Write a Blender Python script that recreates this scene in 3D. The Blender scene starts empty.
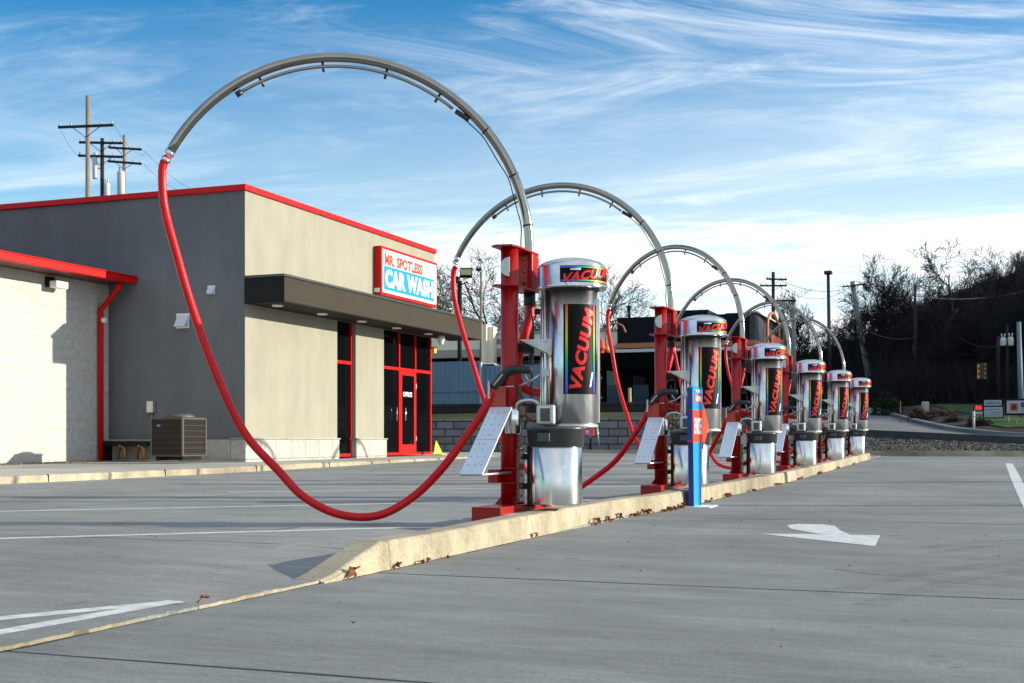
import bpy, bmesh, math, random
from mathutils import Vector, Matrix
random.seed(7)
R = math.radians
C = bpy.context.scene.collection
TH = 20.8
RT = Vector((math.cos(R(TH)), math.sin(R(TH)), 0)); FW = Vector((-math.sin(R(TH)), math.cos(R(TH)), 0))
CAMH = .62
SUN_AZ, SUN_EL = 21.6, 15.0

def g(y):                      # the lot rises gently away from the camera
    t = y - 13
    return 0.0 if t < 0 else (.0055*t*t/8 if t < 8 else .044 + .011*(t-8))
def sm(a, b, x):
    t = max(0, min(1, (x-a)/(b-a))); return t*t*(3-2*t)

def at(px, Y):               # world x that the photo column px has at world distance Y
    t = (px-512)/1260; return Y*(.935*t-.355)/(.355*t+.935)
def zat(py, x, Y): return CAMH + (440-py)*(Y*.935-x*.355)/1260
# ------------------------------------------------------------------ materials
MATS = {}
def mat(name, col, rough=.6, metal=0, var=0, vscale=8, bump=0, bscale=60, stretch=(1,1,1), coat=0, spec=.5,
        emis=None, estr=0, aniso=0, dirt=None, dscale=1.2, damt=.5, rvar=0):
    m = bpy.data.materials.new(name); m.use_nodes = True
    nt = m.node_tree; N = nt.nodes; L = nt.links; b = N['Principled BSDF']
    b.inputs['Base Color'].default_value = (*col, 1); b.inputs['Roughness'].default_value = rough
    b.inputs['Metallic'].default_value = metal; b.inputs['Specular IOR Level'].default_value = min(spec, .2) if rough >= .7 else spec
    b.inputs['Coat Weight'].default_value = coat
    if coat: b.inputs['Coat Roughness'].default_value = .08
    if aniso:
        b.inputs['Anisotropic Rotation'].default_value = .25
        b.inputs['Anisotropic'].default_value = aniso
        t = N.new('ShaderNodeTangent'); t.direction_type = 'RADIAL'; t.axis = 'Z'; L.new(t.outputs[0], b.inputs['Tangent'])
    if emis:
        b.inputs['Emission Color'].default_value = (*emis, 1); b.inputs['Emission Strength'].default_value = estr
    if var or bump or dirt or rvar:
        tc = N.new('ShaderNodeTexCoord'); mp = N.new('ShaderNodeMapping'); mp.inputs['Scale'].default_value = stretch
        L.new(tc.outputs['Object'], mp.inputs[0])
        src = None
        if var:
            n = N.new('ShaderNodeTexNoise'); n.inputs['Scale'].default_value = vscale; n.inputs['Detail'].default_value = 8
            n.inputs['Roughness'].default_value = .65; L.new(mp.outputs[0], n.inputs[0])
            r = N.new('ShaderNodeMapRange'); r.inputs[1].default_value = .3; r.inputs[2].default_value = .7
            r.inputs[3].default_value = 1-var; r.inputs[4].default_value = 1+var; L.new(n.outputs[0], r.inputs[0])
            x = N.new('ShaderNodeMix'); x.data_type = 'RGBA'; x.blend_type = 'MULTIPLY'; x.inputs[0].default_value = 1
            x.inputs[6].default_value = (*col, 1); L.new(r.outputs[0], x.inputs[7]); src = x.outputs[2]
        if dirt:
            n = N.new('ShaderNodeTexNoise'); n.inputs['Scale'].default_value = dscale; n.inputs['Detail'].default_value = 10
            n.inputs['Roughness'].default_value = .7; L.new(tc.outputs['Object'], n.inputs[0])
            r = N.new('ShaderNodeMapRange'); r.inputs[1].default_value = .48; r.inputs[2].default_value = .72
            r.inputs[3].default_value = 0; r.inputs[4].default_value = damt; L.new(n.outputs[0], r.inputs[0])
            x = N.new('ShaderNodeMix'); x.data_type = 'RGBA'; L.new(r.outputs[0], x.inputs[0])
            if src: L.new(src, x.inputs[6])
            else: x.inputs[6].default_value = (*col, 1)
            x.inputs[7].default_value = (*dirt, 1); src = x.outputs[2]
        if src: L.new(src, b.inputs['Base Color'])
        if rvar:
            n = N.new('ShaderNodeTexNoise'); n.inputs['Scale'].default_value = 5; n.inputs['Detail'].default_value = 6
            L.new(mp.outputs[0], n.inputs[0]); r = N.new('ShaderNodeMapRange')
            r.inputs[3].default_value = max(0, rough-rvar); r.inputs[4].default_value = rough+rvar
            L.new(n.outputs[0], r.inputs[0]); L.new(r.outputs[0], b.inputs['Roughness'])
        if bump:
            n = N.new('ShaderNodeTexNoise'); n.inputs['Scale'].default_value = bscale; n.inputs['Detail'].default_value = 6
            L.new(mp.outputs[0], n.inputs[0]); bp = N.new('ShaderNodeBump'); bp.inputs['Strength'].default_value = bump
            bp.inputs['Distance'].default_value = .01; L.new(n.outputs[0], bp.inputs['Height']); L.new(bp.outputs[0], b.inputs['Normal'])
    MATS[name] = m
    return m

red = mat('red paint', (.33,.003,.003), .34, spec=.35, coat=.08, var=.12, vscale=6, dirt=(.13,.02,.015), damt=.35, bump=.06, bscale=40, rvar=.1)
redgloss = mat('red trim paint', (.55,.005,.005), .45, spec=.2, var=.06, vscale=3)
hosered = mat('red hose vinyl', (.60,.002,.006), .36, spec=.3, var=.14, vscale=14, dirt=(.22,.02,.02), damt=.5, dscale=6, bump=.15, bscale=60)
steel = mat('brushed stainless', (.80,.79,.77), .22, 1, aniso=.8, var=.10, vscale=4, rvar=.10, dirt=(.40,.37,.33), damt=.55, dscale=5)
pipe_m = mat('galvanised pipe', (.33,.315,.28), .15, 1, var=.12, vscale=5, rvar=.1, dirt=(.30,.27,.22), damt=.35, dscale=5)
blackp = mat('black plastic', (.018,.019,.021), .42, var=.2, vscale=9)
lidm = mat('dark grey bin plastic', (.045,.052,.055), .32, var=.15, vscale=5)
blackm = mat('black decal film', (.005,.005,.006), .4, spec=.1)
letred = mat('red decal lettering', (.72,.008,.006), .3)
board_m = mat('perforated aluminium board', (.70,.76,.84), .32, .35, var=.04, vscale=8, dirt=(.5,.53,.56), damt=.3, dscale=6)
hole_m = mat('dark holes', (.03,.03,.035), .8)
zinc = mat('zinc plate', (.55,.53,.5), .42, .9, var=.15, vscale=12)
rust = mat('weathered bracket steel', (.25,.13,.09), .6, .4, var=.3, vscale=14)
chrome = mat('chrome', (.72,.72,.72), .14, 1)
castal = mat('cast aluminium', (.6,.59,.57), .45, .8, var=.15, vscale=30, bump=.2, bscale=90)
white = mat('white enamel', (.8,.8,.8), .4, var=.04)
stucco_l = mat('cream stucco', (.30,.287,.232), .9, var=.09, vscale=2.2, bump=.35, bscale=45, dirt=(.40,.36,.29), damt=.35, dscale=.8, stretch=(1,1,.35))
stucco_g = mat('grey stucco', (.135,.145,.155), .9, var=.12, vscale=1.2, bump=.35, bscale=45, dirt=(.2,.21,.22), damt=.4, dscale=.5, stretch=(1,1,.35))
brown = mat('brown fascia stucco', (.045,.039,.030), .85, var=.08, vscale=3, bump=.3, bscale=45)
darkmetal = mat('dark bronze metal', (.010,.010,.010), .5, spec=.15, var=.2)
soffit_m = mat('dark soffit', (.015,.013,.012), .8, var=.1)
glass = mat('dark window glass', (.003,.004,.005), .05, spec=.16)
asph = mat('asphalt', (.05,.052,.055), .9, var=.2, vscale=30, bump=.3)
grass_m = mat('winter lawn', (.035,.045,.014), .95, var=.35, vscale=1.5, dirt=(.10,.085,.035), damt=.7, dscale=.6, bump=.5, bscale=30)
greengrass = mat('green lawn', (.022,.065,.010), .95, var=.3, vscale=2, bump=.5, bscale=30)
mulch_m = mat('brown mulch', (.028,.018,.013), .95, var=.4, vscale=9, bump=.6, bscale=20)
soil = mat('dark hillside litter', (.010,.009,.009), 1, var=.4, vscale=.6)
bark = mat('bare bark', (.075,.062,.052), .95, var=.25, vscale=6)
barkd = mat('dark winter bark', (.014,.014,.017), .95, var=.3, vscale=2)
wood = mat('weathered utility pole wood', (.24,.19,.14), .9, var=.25, vscale=4, stretch=(1,1,.1), bump=.3)
woodd = mat('dark creosote pole wood', (.032,.027,.024), .9, var=.3, vscale=4, stretch=(1,1,.1))
greym = mat('transformer grey', (.42,.44,.46), .5, .1, var=.1)
bluem = mat('blue corrugated fence metal', (.10,.19,.28), .5, .2, var=.12, vscale=1, dirt=(.16,.2,.22), damt=.4, dscale=.7)
paint_w = mat('white road paint', (.60,.61,.61), .8, var=.15, vscale=7, dirt=(.30,.30,.29), damt=1.0, dscale=15)
cream = mat('cream fascia', (.80,.72,.58), .8, var=.04)
taupe = mat('taupe fascia', (.34,.31,.26), .8, var=.05)
copper = mat('copper trim', (.42,.14,.06), .55, .2, var=.1)
slate = mat('slate siding', (.05,.055,.06), .7, var=.1)
blackwall = mat('black siding', (.008,.009,.014), .7, var=.1, spec=.1)
blackroof = mat('near black soffit', (.003,.003,.003), .9, spec=.05)
silver = mat('pale gutter', (.5,.52,.55), .5, .2)
signblue = mat('sign blue', (.0,.27,.68), .4)
signnavy = mat('sign navy edge', (.01,.03,.22), .4)
signred = mat('sign red', (.8,.055,.02), .4)
signwhite = mat('sign white face', (.85,.86,.88), .35)
leafm = mat('dead oak leaf', (.20,.065,.028), .8, var=.4, vscale=30)
brass = mat('brass valve', (.25,.15,.06), .5, .6)
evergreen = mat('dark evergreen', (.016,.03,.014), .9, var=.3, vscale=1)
rockm = mat('tan landscape rock', (.09,.055,.035), .9, var=.3, vscale=3, bump=.5)
yellow = mat('yellow plastic', (.75,.62,.02), .5)
led = mat('red led digits', (.3,0,0), .5, emis=(1,.02,.02), estr=1.6)
amber = mat('amber border glow', (.5,.2,.0), .5, emis=(1,.45,.03), estr=.12)  # slight emission added so the unlit reflective border looks bright

def rainbow(name, vec, lo, hi):
    m = bpy.data.materials.new(name); m.use_nodes = True
    nt = m.node_tree; N = nt.nodes; L = nt.links; b = N['Principled BSDF']; b.inputs['Roughness'].default_value = .2
    tc = N.new('ShaderNodeTexCoord'); d = N.new('ShaderNodeVectorMath'); d.operation = 'DOT_PRODUCT'
    d.inputs[1].default_value = vec; L.new(tc.outputs['Object'], d.inputs[0])
    r = N.new('ShaderNodeMapRange'); r.inputs[1].default_value = lo; r.inputs[2].default_value = hi; L.new(d.outputs['Value'], r.inputs[0])
    c = N.new('ShaderNodeValToRGB'); L.new(r.outputs[0], c.inputs[0]); L.new(c.outputs[0], b.inputs['Base Color'])
    el = c.color_ramp.elements
    cols = [(0,(.10,.05,.55)),(.2,(.02,.18,.75)),(.4,(.02,.45,.15)),(.62,(.55,.62,.02)),(.8,(.8,.35,.02)),(1,(.75,.03,.02))]
    el[0].position = 0; el[0].color = (*cols[0][1],1); el[1].position = 1; el[1].color = (*cols[-1][1],1)
    for p, q in cols[1:-1]:
        e = el.new(p); e.color = (*q,1)
    return m

def concrete(name, base, streak=True, joints=None, amp=1.35):
    """broom-finished concrete: fine streaks across the lane, blotches, stains, pits"""
    m = bpy.data.materials.new(name); m.use_nodes = True
    nt = m.node_tree; N = nt.nodes; L = nt.links; b = N['Principled BSDF']; b.inputs['Roughness'].default_value = .82
    b.inputs['Specular IOR Level'].default_value = .35
    tc = N.new('ShaderNodeTexCoord')
    def noise(scale, st=(1,1,1), det=8, rg=.6, dist=0):
        mp = N.new('ShaderNodeMapping'); mp.inputs['Scale'].default_value = st; L.new(tc.outputs['Object'], mp.inputs[0])
        n = N.new('ShaderNodeTexNoise'); n.inputs['Scale'].default_value = scale; n.inputs['Detail'].default_value = det
        n.inputs['Roughness'].default_value = rg; n.inputs['Distortion'].default_value = dist
        L.new(mp.outputs[0], n.inputs[0]); return n.outputs[0]
    def rng(s, a, b_, c, d):
        r = N.new('ShaderNodeMapRange'); r.inputs[1].default_value = a; r.inputs[2].default_value = b_
        r.inputs[3].default_value = c; r.inputs[4].default_value = d; L.new(s, r.inputs[0]); return r.outputs[0]
    def mul(a, b_):
        x = N.new('ShaderNodeMath'); x.operation = 'MULTIPLY'; L.new(a, x.inputs[0]); L.new(b_, x.inputs[1]); return x.outputs[0]
    v = rng(noise(.45, det=5), .3, .7, 1-.10*amp, 1+.10*amp)
    v = mul(v, rng(noise(3.1, (.5,1.4,1)), .3, .7, 1-.10*amp, 1+.09*amp))
    v = mul(v, rng(noise(70, det=6, rg=.8), .32, .68, .68, 1.3))
    v = mul(v, rng(noise(28, (.35,1.6,1), det=6, rg=.7), .3, .7, .88, 1.10))
    if streak:
        v = mul(v, rng(noise(11, (.22,2.2,1), det=12, rg=.78, dist=.5), .3, .7, .80, 1.18))
        v = mul(v, rng(noise(1.4, (.2,1.8,1), det=8, rg=.65), .35, .68, .90, 1.06))
    v = mul(v, rng(noise(6.5, det=2), .22, .31, .62, 1))          # little dark spots
    v = mul(v, rng(noise(1.1, (1,1,1), det=9, rg=.75), .56, .74, 1, .68))   # stains
    v = mul(v, rng(noise(.28, (1,.7,1), det=6, rg=.6, dist=.6), .42, .66, 1.08, .80))
    v = mul(v, rng(noise(2.3, det=3), .26, .31, .66, 1))          # drip spots
    x = N.new('ShaderNodeMix'); x.data_type = 'RGBA'; x.blend_type = 'MULTIPLY'; x.inputs[0].default_value = 1
    x.inputs[6].default_value = (*base, 1); L.new(v, x.inputs[7]); L.new(x.outputs[2], b.inputs['Base Color'])
    h = noise(16, (.25,5,1), det=10, rg=.75) if streak else noise(40, det=6)
    h2 = noise(160, det=2)
    a = N.new('ShaderNodeMath'); a.operation = 'MULTIPLY_ADD'; L.new(h2, a.inputs[0]); a.inputs[1].default_value = .5; L.new(h, a.inputs[2])
    bp = N.new('ShaderNodeBump'); bp.inputs['Strength'].default_value = .35; bp.inputs['Distance'].default_value = .004
    L.new(a.outputs[0], bp.inputs['Height']); L.new(bp.outputs[0], b.inputs['Normal'])
    return m
def scuff_mat():
    m = bpy.data.materials.new('tyre rubber smear'); m.use_nodes = True; nt = m.node_tree; N = nt.nodes; L = nt.links; b = N['Principled BSDF']
    b.inputs['Base Color'].default_value = (.05,.05,.052,1); b.inputs['Roughness'].default_value = .8; b.inputs['Specular IOR Level'].default_value = .2
    tc = N.new('ShaderNodeTexCoord'); n = N.new('ShaderNodeTexNoise'); n.inputs['Scale'].default_value = 7; n.inputs['Detail'].default_value = 8; n.inputs['Roughness'].default_value = .75
    L.new(tc.outputs['Object'], n.inputs[0]); r = N.new('ShaderNodeMapRange'); r.inputs[1].default_value = .4; r.inputs[2].default_value = .75; r.inputs[3].default_value = 0; r.inputs[4].default_value = .22
    L.new(n.outputs[0], r.inputs[0]); L.new(r.outputs[0], b.inputs['Alpha']); return m
scuff = scuff_mat()
conc = concrete('broomed lot concrete', (.205,.213,.206))
conc2 = concrete('stall concrete', (.24,.246,.236))
walkc = concrete('sidewalk concrete', (.38,.37,.34), streak=False)
kerb_m = concrete('kerb concrete', (.33,.285,.205), streak=False, amp=3)

def brickmat(name, c1, c2, mc, bw, bh, mortar, axis, bump=.6, rough=.9, noisebump=.5):
    m = bpy.data.materials.new(name); m.use_nodes = True
    nt = m.node_tree; N = nt.nodes; L = nt.links; b = N['Principled BSDF']; b.inputs['Roughness'].default_value = rough
    tc = N.new('ShaderNodeTexCoord'); s = N.new('ShaderNodeSeparateXYZ'); c = N.new('ShaderNodeCombineXYZ')
    L.new(tc.outputs['Object'], s.inputs[0]); L.new(s.outputs[axis], c.inputs[0]); L.new(s.outputs[2], c.inputs[1])
    br = N.new('ShaderNodeTexBrick'); L.new(c.outputs[0], br.inputs['Vector'])
    br.inputs['Color1'].default_value = (*c1,1); br.inputs['Color2'].default_value = (*c2,1); br.inputs['Mortar'].default_value = (*mc,1)
    br.inputs['Scale'].default_value = 1; br.inputs['Mortar Size'].default_value = mortar; br.inputs['Mortar Smooth'].default_value = .3
    br.inputs['Brick Width'].default_value = bw; br.inputs['Row Height'].default_value = bh
    n = N.new('ShaderNodeTexNoise'); n.inputs['Scale'].default_value = 9; n.inputs['Detail'].default_value = 9; L.new(tc.outputs['Object'], n.inputs[0])
    r = N.new('ShaderNodeMapRange'); r.inputs[1].default_value=.3; r.inputs[2].default_value=.7; r.inputs[3].default_value=.86; r.inputs[4].default_value=1.1; L.new(n.outputs[0], r.inputs[0])
    x = N.new('ShaderNodeMix'); x.data_type='RGBA'; x.blend_type='MULTIPLY'; x.inputs[0].default_value=1
    L.new(br.outputs['Color'], x.inputs[6]); L.new(r.outputs[0], x.inputs[7]); L.new(x.outputs[2], b.inputs['Base Color'])
    a = N.new('ShaderNodeMath'); a.operation='SUBTRACT'
    k = N.new('ShaderNodeMath'); k.operation='MULTIPLY'; k.inputs[1].default_value = noisebump; L.new(n.outputs[0], k.inputs[0])
    L.new(k.outputs[0], a.inputs[0]); L.new(br.outputs['Fac'], a.inputs[1])
    bp = N.new('ShaderNodeBump'); bp.inputs['Strength'].default_value = bump; bp.inputs['Distance'].default_value = .02
    L.new(a.outputs[0], bp.inputs['Height']); L.new(bp.outputs[0], b.inputs['Normal'])
    return m
cmu = brickmat('painted split-face block', (.50,.485,.445), (.47,.455,.42), (.43,.415,.385), .405, .203, .007, 1, .5, noisebump=1.3)
stone_x = brickmat('white split stone base', (.42,.41,.375), (.38,.37,.34), (.28,.265,.24), .6, .40, .008, 1, .9, noisebump=1.2)
stone_y = brickmat('white split stone base south', (.42,.41,.375), (.38,.37,.34), (.28,.265,.24), .6, .40, .008, 0, .9, noisebump=1.2)
blockw = brickmat('grey retaining block', (.20,.215,.235), (.13,.14,.155), (.035,.04,.045), .62, .245, .022, 0, .9)
railtie = brickmat('dark retaining blocks', (.018,.018,.018), (.03,.03,.03), (.008,.008,.008), .6, .2, .02, 0, .9)

# ------------------------------------------------------------------ mesh helpers
class MB:
    def __init__(s): s.v = []; s.f = []; s.sm = []
    def add(s, vs, fs, smooth=False):
        o = len(s.v); s.v += [tuple(v) for v in vs]; s.f += [tuple(i+o for i in f) for f in fs]; s.sm += [smooth]*len(fs); return s
    def box(s, x0, x1, y0, y1, z0, z1, M=None):
        vs = [Vector(p) for p in ((x0,y0,z0),(x1,y0,z0),(x1,y1,z0),(x0,y1,z0),(x0,y0,z1),(x1,y0,z1),(x1,y1,z1),(x0,y1,z1))]
        if M: vs = [M @ v for v in vs]
        return s.add(vs, [(0,3,2,1),(4,5,6,7),(0,1,5,4),(1,2,6,5),(2,3,7,6),(3,0,4,7)])
    def tube(s, pts, r, n=12, caps=True, smooth=True):
        pts = [Vector(p) for p in pts]; m = len(pts); rs = r if isinstance(r, (list, tuple)) else [r]*m
        t0 = (pts[1]-pts[0]).normalized(); up = Vector((0,0,1)) if abs(t0.z) < .9 else Vector((1,0,0))
        u = t0.cross(up).normalized(); vs = []
        for i, p in enumerate(pts):
            t = (pts[min(i+1,m-1)]-pts[max(i-1,0)]).normalized()
            u = (u - t*u.dot(t)).normalized(); w = t.cross(u)
            for k in range(n):
                a = 2*math.pi*k/n; vs.append(p + (u*math.cos(a)+w*math.sin(a))*rs[i])
        fs = [(i*n+k, i*n+(k+1)%n, (i+1)*n+(k+1)%n, (i+1)*n+k) for i in range(m-1) for k in range(n)]
        s.add(vs, fs, smooth)
        if caps:
            o = len(s.v)-len(vs)
            s.f.append(tuple(o+k for k in reversed(range(n)))); s.sm.append(False)
            s.f.append(tuple(o+(m-1)*n+k for k in range(n))); s.sm.append(False)
        return s
    def lathe(s, prof, c=(0,0,0), n=40, smooth=True):
        vs = []; m = len(prof)
        for r, z in prof:
            for k in range(n):
                a = 2*math.pi*k/n; vs.append((c[0]+r*math.cos(a), c[1]+r*math.sin(a), c[2]+z))
        fs = [(i*n+k, i*n+(k+1)%n, (i+1)*n+(k+1)%n, (i+1)*n+k) for i in range(m-1) for k in range(n)]
        s.add(vs, fs, smooth); o = len(s.v)-len(vs)
        s.f.append(tuple(o+k for k in reversed(range(n)))); s.sm.append(False)
        s.f.append(tuple(o+(m-1)*n+k for k in range(n))); s.sm.append(False)
        return s
    def prism(s, poly, z0, z1):
        n = len(poly)
        vs = [(x,y,z0) for x,y in poly]+[(x,y,z1) for x,y in poly]
        return s.add(vs, [tuple(reversed(range(n))), tuple(range(n,2*n))]+[(i,(i+1)%n,n+(i+1)%n,n+i) for i in range(n)])
    def quad(s, a, b, c, d): return s.add([a,b,c,d], [(0,1,2,3)])
    def build(s, name, m, parent=None, bevel=0, loc=None, seg=2):
        me = bpy.data.meshes.new(name); me.from_pydata(s.v, [], s.f); me.validate()
        me.materials.append(m)
        if len(me.polygons) == len(s.sm): me.polygons.foreach_set('use_smooth', s.sm)
        o = bpy.data.objects.new(name, me); C.objects.link(o)
        if parent: o.parent = parent
        if loc: o.location = loc
        if bevel:
            b = o.modifiers.new('bevel', 'BEVEL'); b.width = bevel; b.segments = seg; b.limit_method = 'ANGLE'; b.angle_limit = R(40)
        return o
def tag(o, label=None, cat=None, group=None, kind=None):
    if label: o['label'] = label
    if cat: o['category'] = cat
    if group: o['group'] = group
    if kind: o['kind'] = kind
    return o
def empty(name, loc, label=None, cat=None, group=None):
    o = bpy.data.objects.new(name, None); C.objects.link(o); o.location = loc; o.empty_display_size = .2
    return tag(o, label, cat, group)
def copy_tree(o, parent=None):
    c = o.copy(); C.objects.link(c); c.parent = parent
    for ch in list(o.children): copy_tree(ch, c)
    return c
def B(*a): return MB().box(*a)
def spline(pts, n=8):
    """Catmull-Rom through points"""
    P = [Vector(p) for p in pts]; P = [P[0]*2-P[1]] + P + [P[-1]*2-P[-2]]; out = []
    for i in range(1, len(P)-2):
        for k in range(n):
            t = k/n
            out.append(.5*((2*P[i]) + (P[i+1]-P[i-1])*t + (2*P[i-1]-5*P[i]+4*P[i+1]-P[i+2])*t*t + (3*P[i]-P[i-1]-3*P[i+1]+P[i+2])*t**3))
    out.append(P[-2]); return out
def text_geo(s, w, h, bold=.02, shear=0, align='C'):
    """letters as flat faces scaled to w x h about the origin (x right, y up)"""
    cu = bpy.data.curves.new('t', 'FONT'); cu.body = s; cu.offset = bold; cu.shear = shear; cu.resolution_u = 4
    cu.space_character = 1.0 + bold*1.5
    o = bpy.data.objects.new('t', cu); C.objects.link(o)
    dg = bpy.context.evaluated_depsgraph_get(); me = bpy.data.meshes.new_from_object(o.evaluated_get(dg))
    vs = [v.co.copy() for v in me.vertices]; fs = [tuple(p.vertices) for p in me.polygons]
    bpy.data.objects.remove(o); bpy.data.curves.remove(cu); bpy.data.meshes.remove(me)
    x0 = min(v.x for v in vs); x1 = max(v.x for v in vs); y0 = min(v.y for v in vs); y1 = max(v.y for v in vs)
    vs = [Vector(((v.x-(x0+x1)/2)/(x1-x0)*w, (v.y-(y0+y1)/2)/(y1-y0)*h, 0)) for v in vs]
    return vs, fs
def flat_text(s, w, h, origin, ex, ey, m, parent, bold=.02, shear=0, name='lettering', th=.004):
    vs, fs = text_geo(s, w, h, bold, shear); ex = Vector(ex); ey = Vector(ey); nz = ex.cross(ey); O = Vector(origin)
    mb = MB(); top = [O+ex*v.x+ey*v.y+nz*th for v in vs]
    mb.add(top, fs)
    return mb.build(name, m, parent)
def cyl_wrap(vs, fs, cx, cy, rad, az, zc, slices):
    """bend flat (x,y) geometry round a vertical cylinder; x = arc length, y = height"""
    bm = bmesh.new(); bv = [bm.verts.new(v) for v in vs]
    for f in fs:
        try: bm.faces.new([bv[i] for i in f])
        except ValueError: pass
    xs = [v.x for v in vs]; a, b = min(xs), max(xs)
    for i in range(1, slices):
        x = a+(b-a)*i/slices
        bmesh.ops.bisect_plane(bm, geom=bm.verts[:]+bm.edges[:]+bm.faces[:], plane_co=(x,0,0), plane_no=(1,0,0))
    bm.verts.index_update(); mb = MB(); out = []
    for v in bm.verts:
        ph = az + v.co.x/rad; out.append((cx+rad*math.cos(ph), cy+rad*math.sin(ph), zc+v.co.y))
    mb.add(out, [tuple(v.index for v in f.verts) for f in bm.faces]); bm.free()
    return mb
def rect_geo(x0, x1, y0, y1): return [Vector((x0,y0,0)),Vector((x1,y0,0)),Vector((x1,y1,0)),Vector((x0,y1,0))], [(0,1,2,3)]

# ------------------------------------------------------------------ ground and terrain
def H(x, y):
    h = g(y) - .03
    if y > 37.9:
        lt = 1 - sm(-10, -7.5, x)                                   # terrace behind the block wall, left part
        left = 1.25 + (sm(38.2, 42, y))*.32 + sm(42.1, 42.3, y)*.33 + sm(60, 120, y)*1.5
        left = h*(1-sm(37.9, 38.2, y)) + left*sm(37.9, 38.2, y)
        xs = -.05*max(-3, min(5, x+3))*(1-.6*sm(50,75,y))
        right = .25 + sm(38, 46.5, y)*.38 + sm(46.6, 46.9, y)*.25 + max(0, y-47)*.047*(1-sm(80,140,y)*.4) + xs*sm(40,47,y)
        # wooded hill
        hill = sm(85, 200, y + .6*max(-40, min(60, x)))*22*sm(-75, 25, x)
        h = left*lt + right*(1-lt) + hill
    return h
def axis(segs):
    out = [segs[0][0]]
    for a, b, n in segs: out += [a+(b-a)*(i+1)/n for i in range(n)]
    return out
xs = axis([(-600,-120,8),(-120,-30,12),(-30,20,60),(20,120,22),(120,600,10)])
ys = axis([(-300,-20,6),(-20,37.9,20),(37.9,38.2,2),(38.2,42.1,6),(42.1,42.3,2),(42.3,46.6,6),(46.6,46.9,2),(46.9,90,40),(90,220,40),(220,900,14)])
mb = MB(); nx = len(xs)
mb.add([(x,y,H(x,y)) for y in ys for x in xs], [(j*nx+i, j*nx+i+1, (j+1)*nx+i+1, (j+1)*nx+i) for j in range(len(ys)-1) for i in range(nx-1)], True)
tag(mb.build('ground', soil), kind='structure')

def sheet(name, x0, x1, y0, y1, m, zoff, dx=2, dy=1, fn=None, edge_drop=0):
    fn = fn or (lambda x, y: g(y))
    nx = max(1, int((x1-x0)/dx)); ny = max(1, int((y1-y0)/dy)); mb = MB()
    X = [x0+(x1-x0)*i/nx for i in range(nx+1)]; Y = [y0+(y1-y0)*j/ny for j in range(ny+1)]
    mb.add([(x,y,fn(x,y)+zoff) for y in Y for x in X], [(j*(nx+1)+i, j*(nx+1)+i+1, (j+1)*(nx+1)+i+1, (j+1)*(nx+1)+i) for j in range(ny) for i in range(nx)])
    if edge_drop:
        for j in range(ny):
            a, b = Y[j], Y[j+1]; mb.quad((x1,a,fn(x1,a)+zoff),(x1,a,fn(x1,a)+zoff-edge_drop),(x1,b,fn(x1,b)+zoff-edge_drop),(x1,b,fn(x1,b)+zoff))
    return tag(mb.build(name, m), kind='structure')
EDGE = -2.715
def zl(x, y): return g(y) + .015 + .035*sm(-2.9, -3.6, x)*sm(3.5,5.5,y)
def zl(x, y):
    t = max(0, min(1, (-2.8-x)/.9)); t = t*t*(3-2*t)
    return g(y) + .011 + .035*t*sm(3.0, 6.0, y)
def slab(name, xs_, ys_, m, fn, edge=None):
    mb = MB(); n = len(xs_)
    mb.add([(x,y,fn(x,y)) for y in ys_ for x in xs_], [(j*n+i, j*n+i+1, (j+1)*n+i+1, (j+1)*n+i) for j in range(len(ys_)-1) for i in range(n-1)])
    return mb
yy = axis([(-30,0,6),(0,12,40),(12,38,30)])
# exit lane (right of the kerb)
tag(slab('l', axis([(EDGE,3,6),(3,60,12)]), yy, conc, lambda x,y: g(y)).build('exit_lane', conc), kind='structure')
# stall side, 16 mm proud with a chipped vertical lip
mb = MB(); rr = random.Random(3)
ly = axis([(-30,0,10),(0,6,160),(6,38,40)])
lipx = [EDGE + (rr.uniform(-.007,.007) if 0<y<6 else 0) + (-.02 if rr.random()<.06 and 0<y<4.7 else 0) for y in ly]
lx = axis([(-12.02,-5,7),(-5,-2.9,6)])
n = len(lx)+1; vs = []
for j, y in enumerate(ly):
    for x in lx: vs.append((x,y,zl(x,y)))
    vs.append((lipx[j], y, zl(EDGE,y)))
mb.add(vs, [(j*n+i, j*n+i+1, (j+1)*n+i+1, (j+1)*n+i) for j in range(len(ly)-1) for i in range(n-1)])
for j in range(len(ly)-1):
    a, b = ly[j], ly[j+1]
    mb.quad((lipx[j],a,zl(EDGE,a)), (lipx[j],a,g(a)-.02), (lipx[j+1],b,g(b)-.02), (lipx[j+1],b,zl(EDGE,b)))
tag(mb.build('stall_lot', conc2), kind='structure')
# pale cut edge strip along the lip
mb = MB()
for j in range(len(ly)-1):
    a, b = ly[j], ly[j+1]
    if a < 0 or b > 4.95 or (math.sin(a*3.1)+math.sin(a*7.7+1)) < -1.15: continue
    w0 = .009+.006*math.sin(a*9); w1 = .009+.006*math.sin(b*9)
    mb.add([(lipx[j]-w0,a,zl(EDGE,a)+.001),(lipx[j]+.003,a,zl(EDGE,a)+.001),(lipx[j+1]+.003,b,zl(EDGE,b)+.001),(lipx[j+1]-w1,b,zl(EDGE,b)+.001),
            (lipx[j]+.003,a,g(a)-.004),(lipx[j+1]+.003,b,g(b)-.004)], [(0,1,2,3),(1,4,5,2)])
tag(mb.build('slab_edge', kerb_m), kind='structure')

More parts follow.
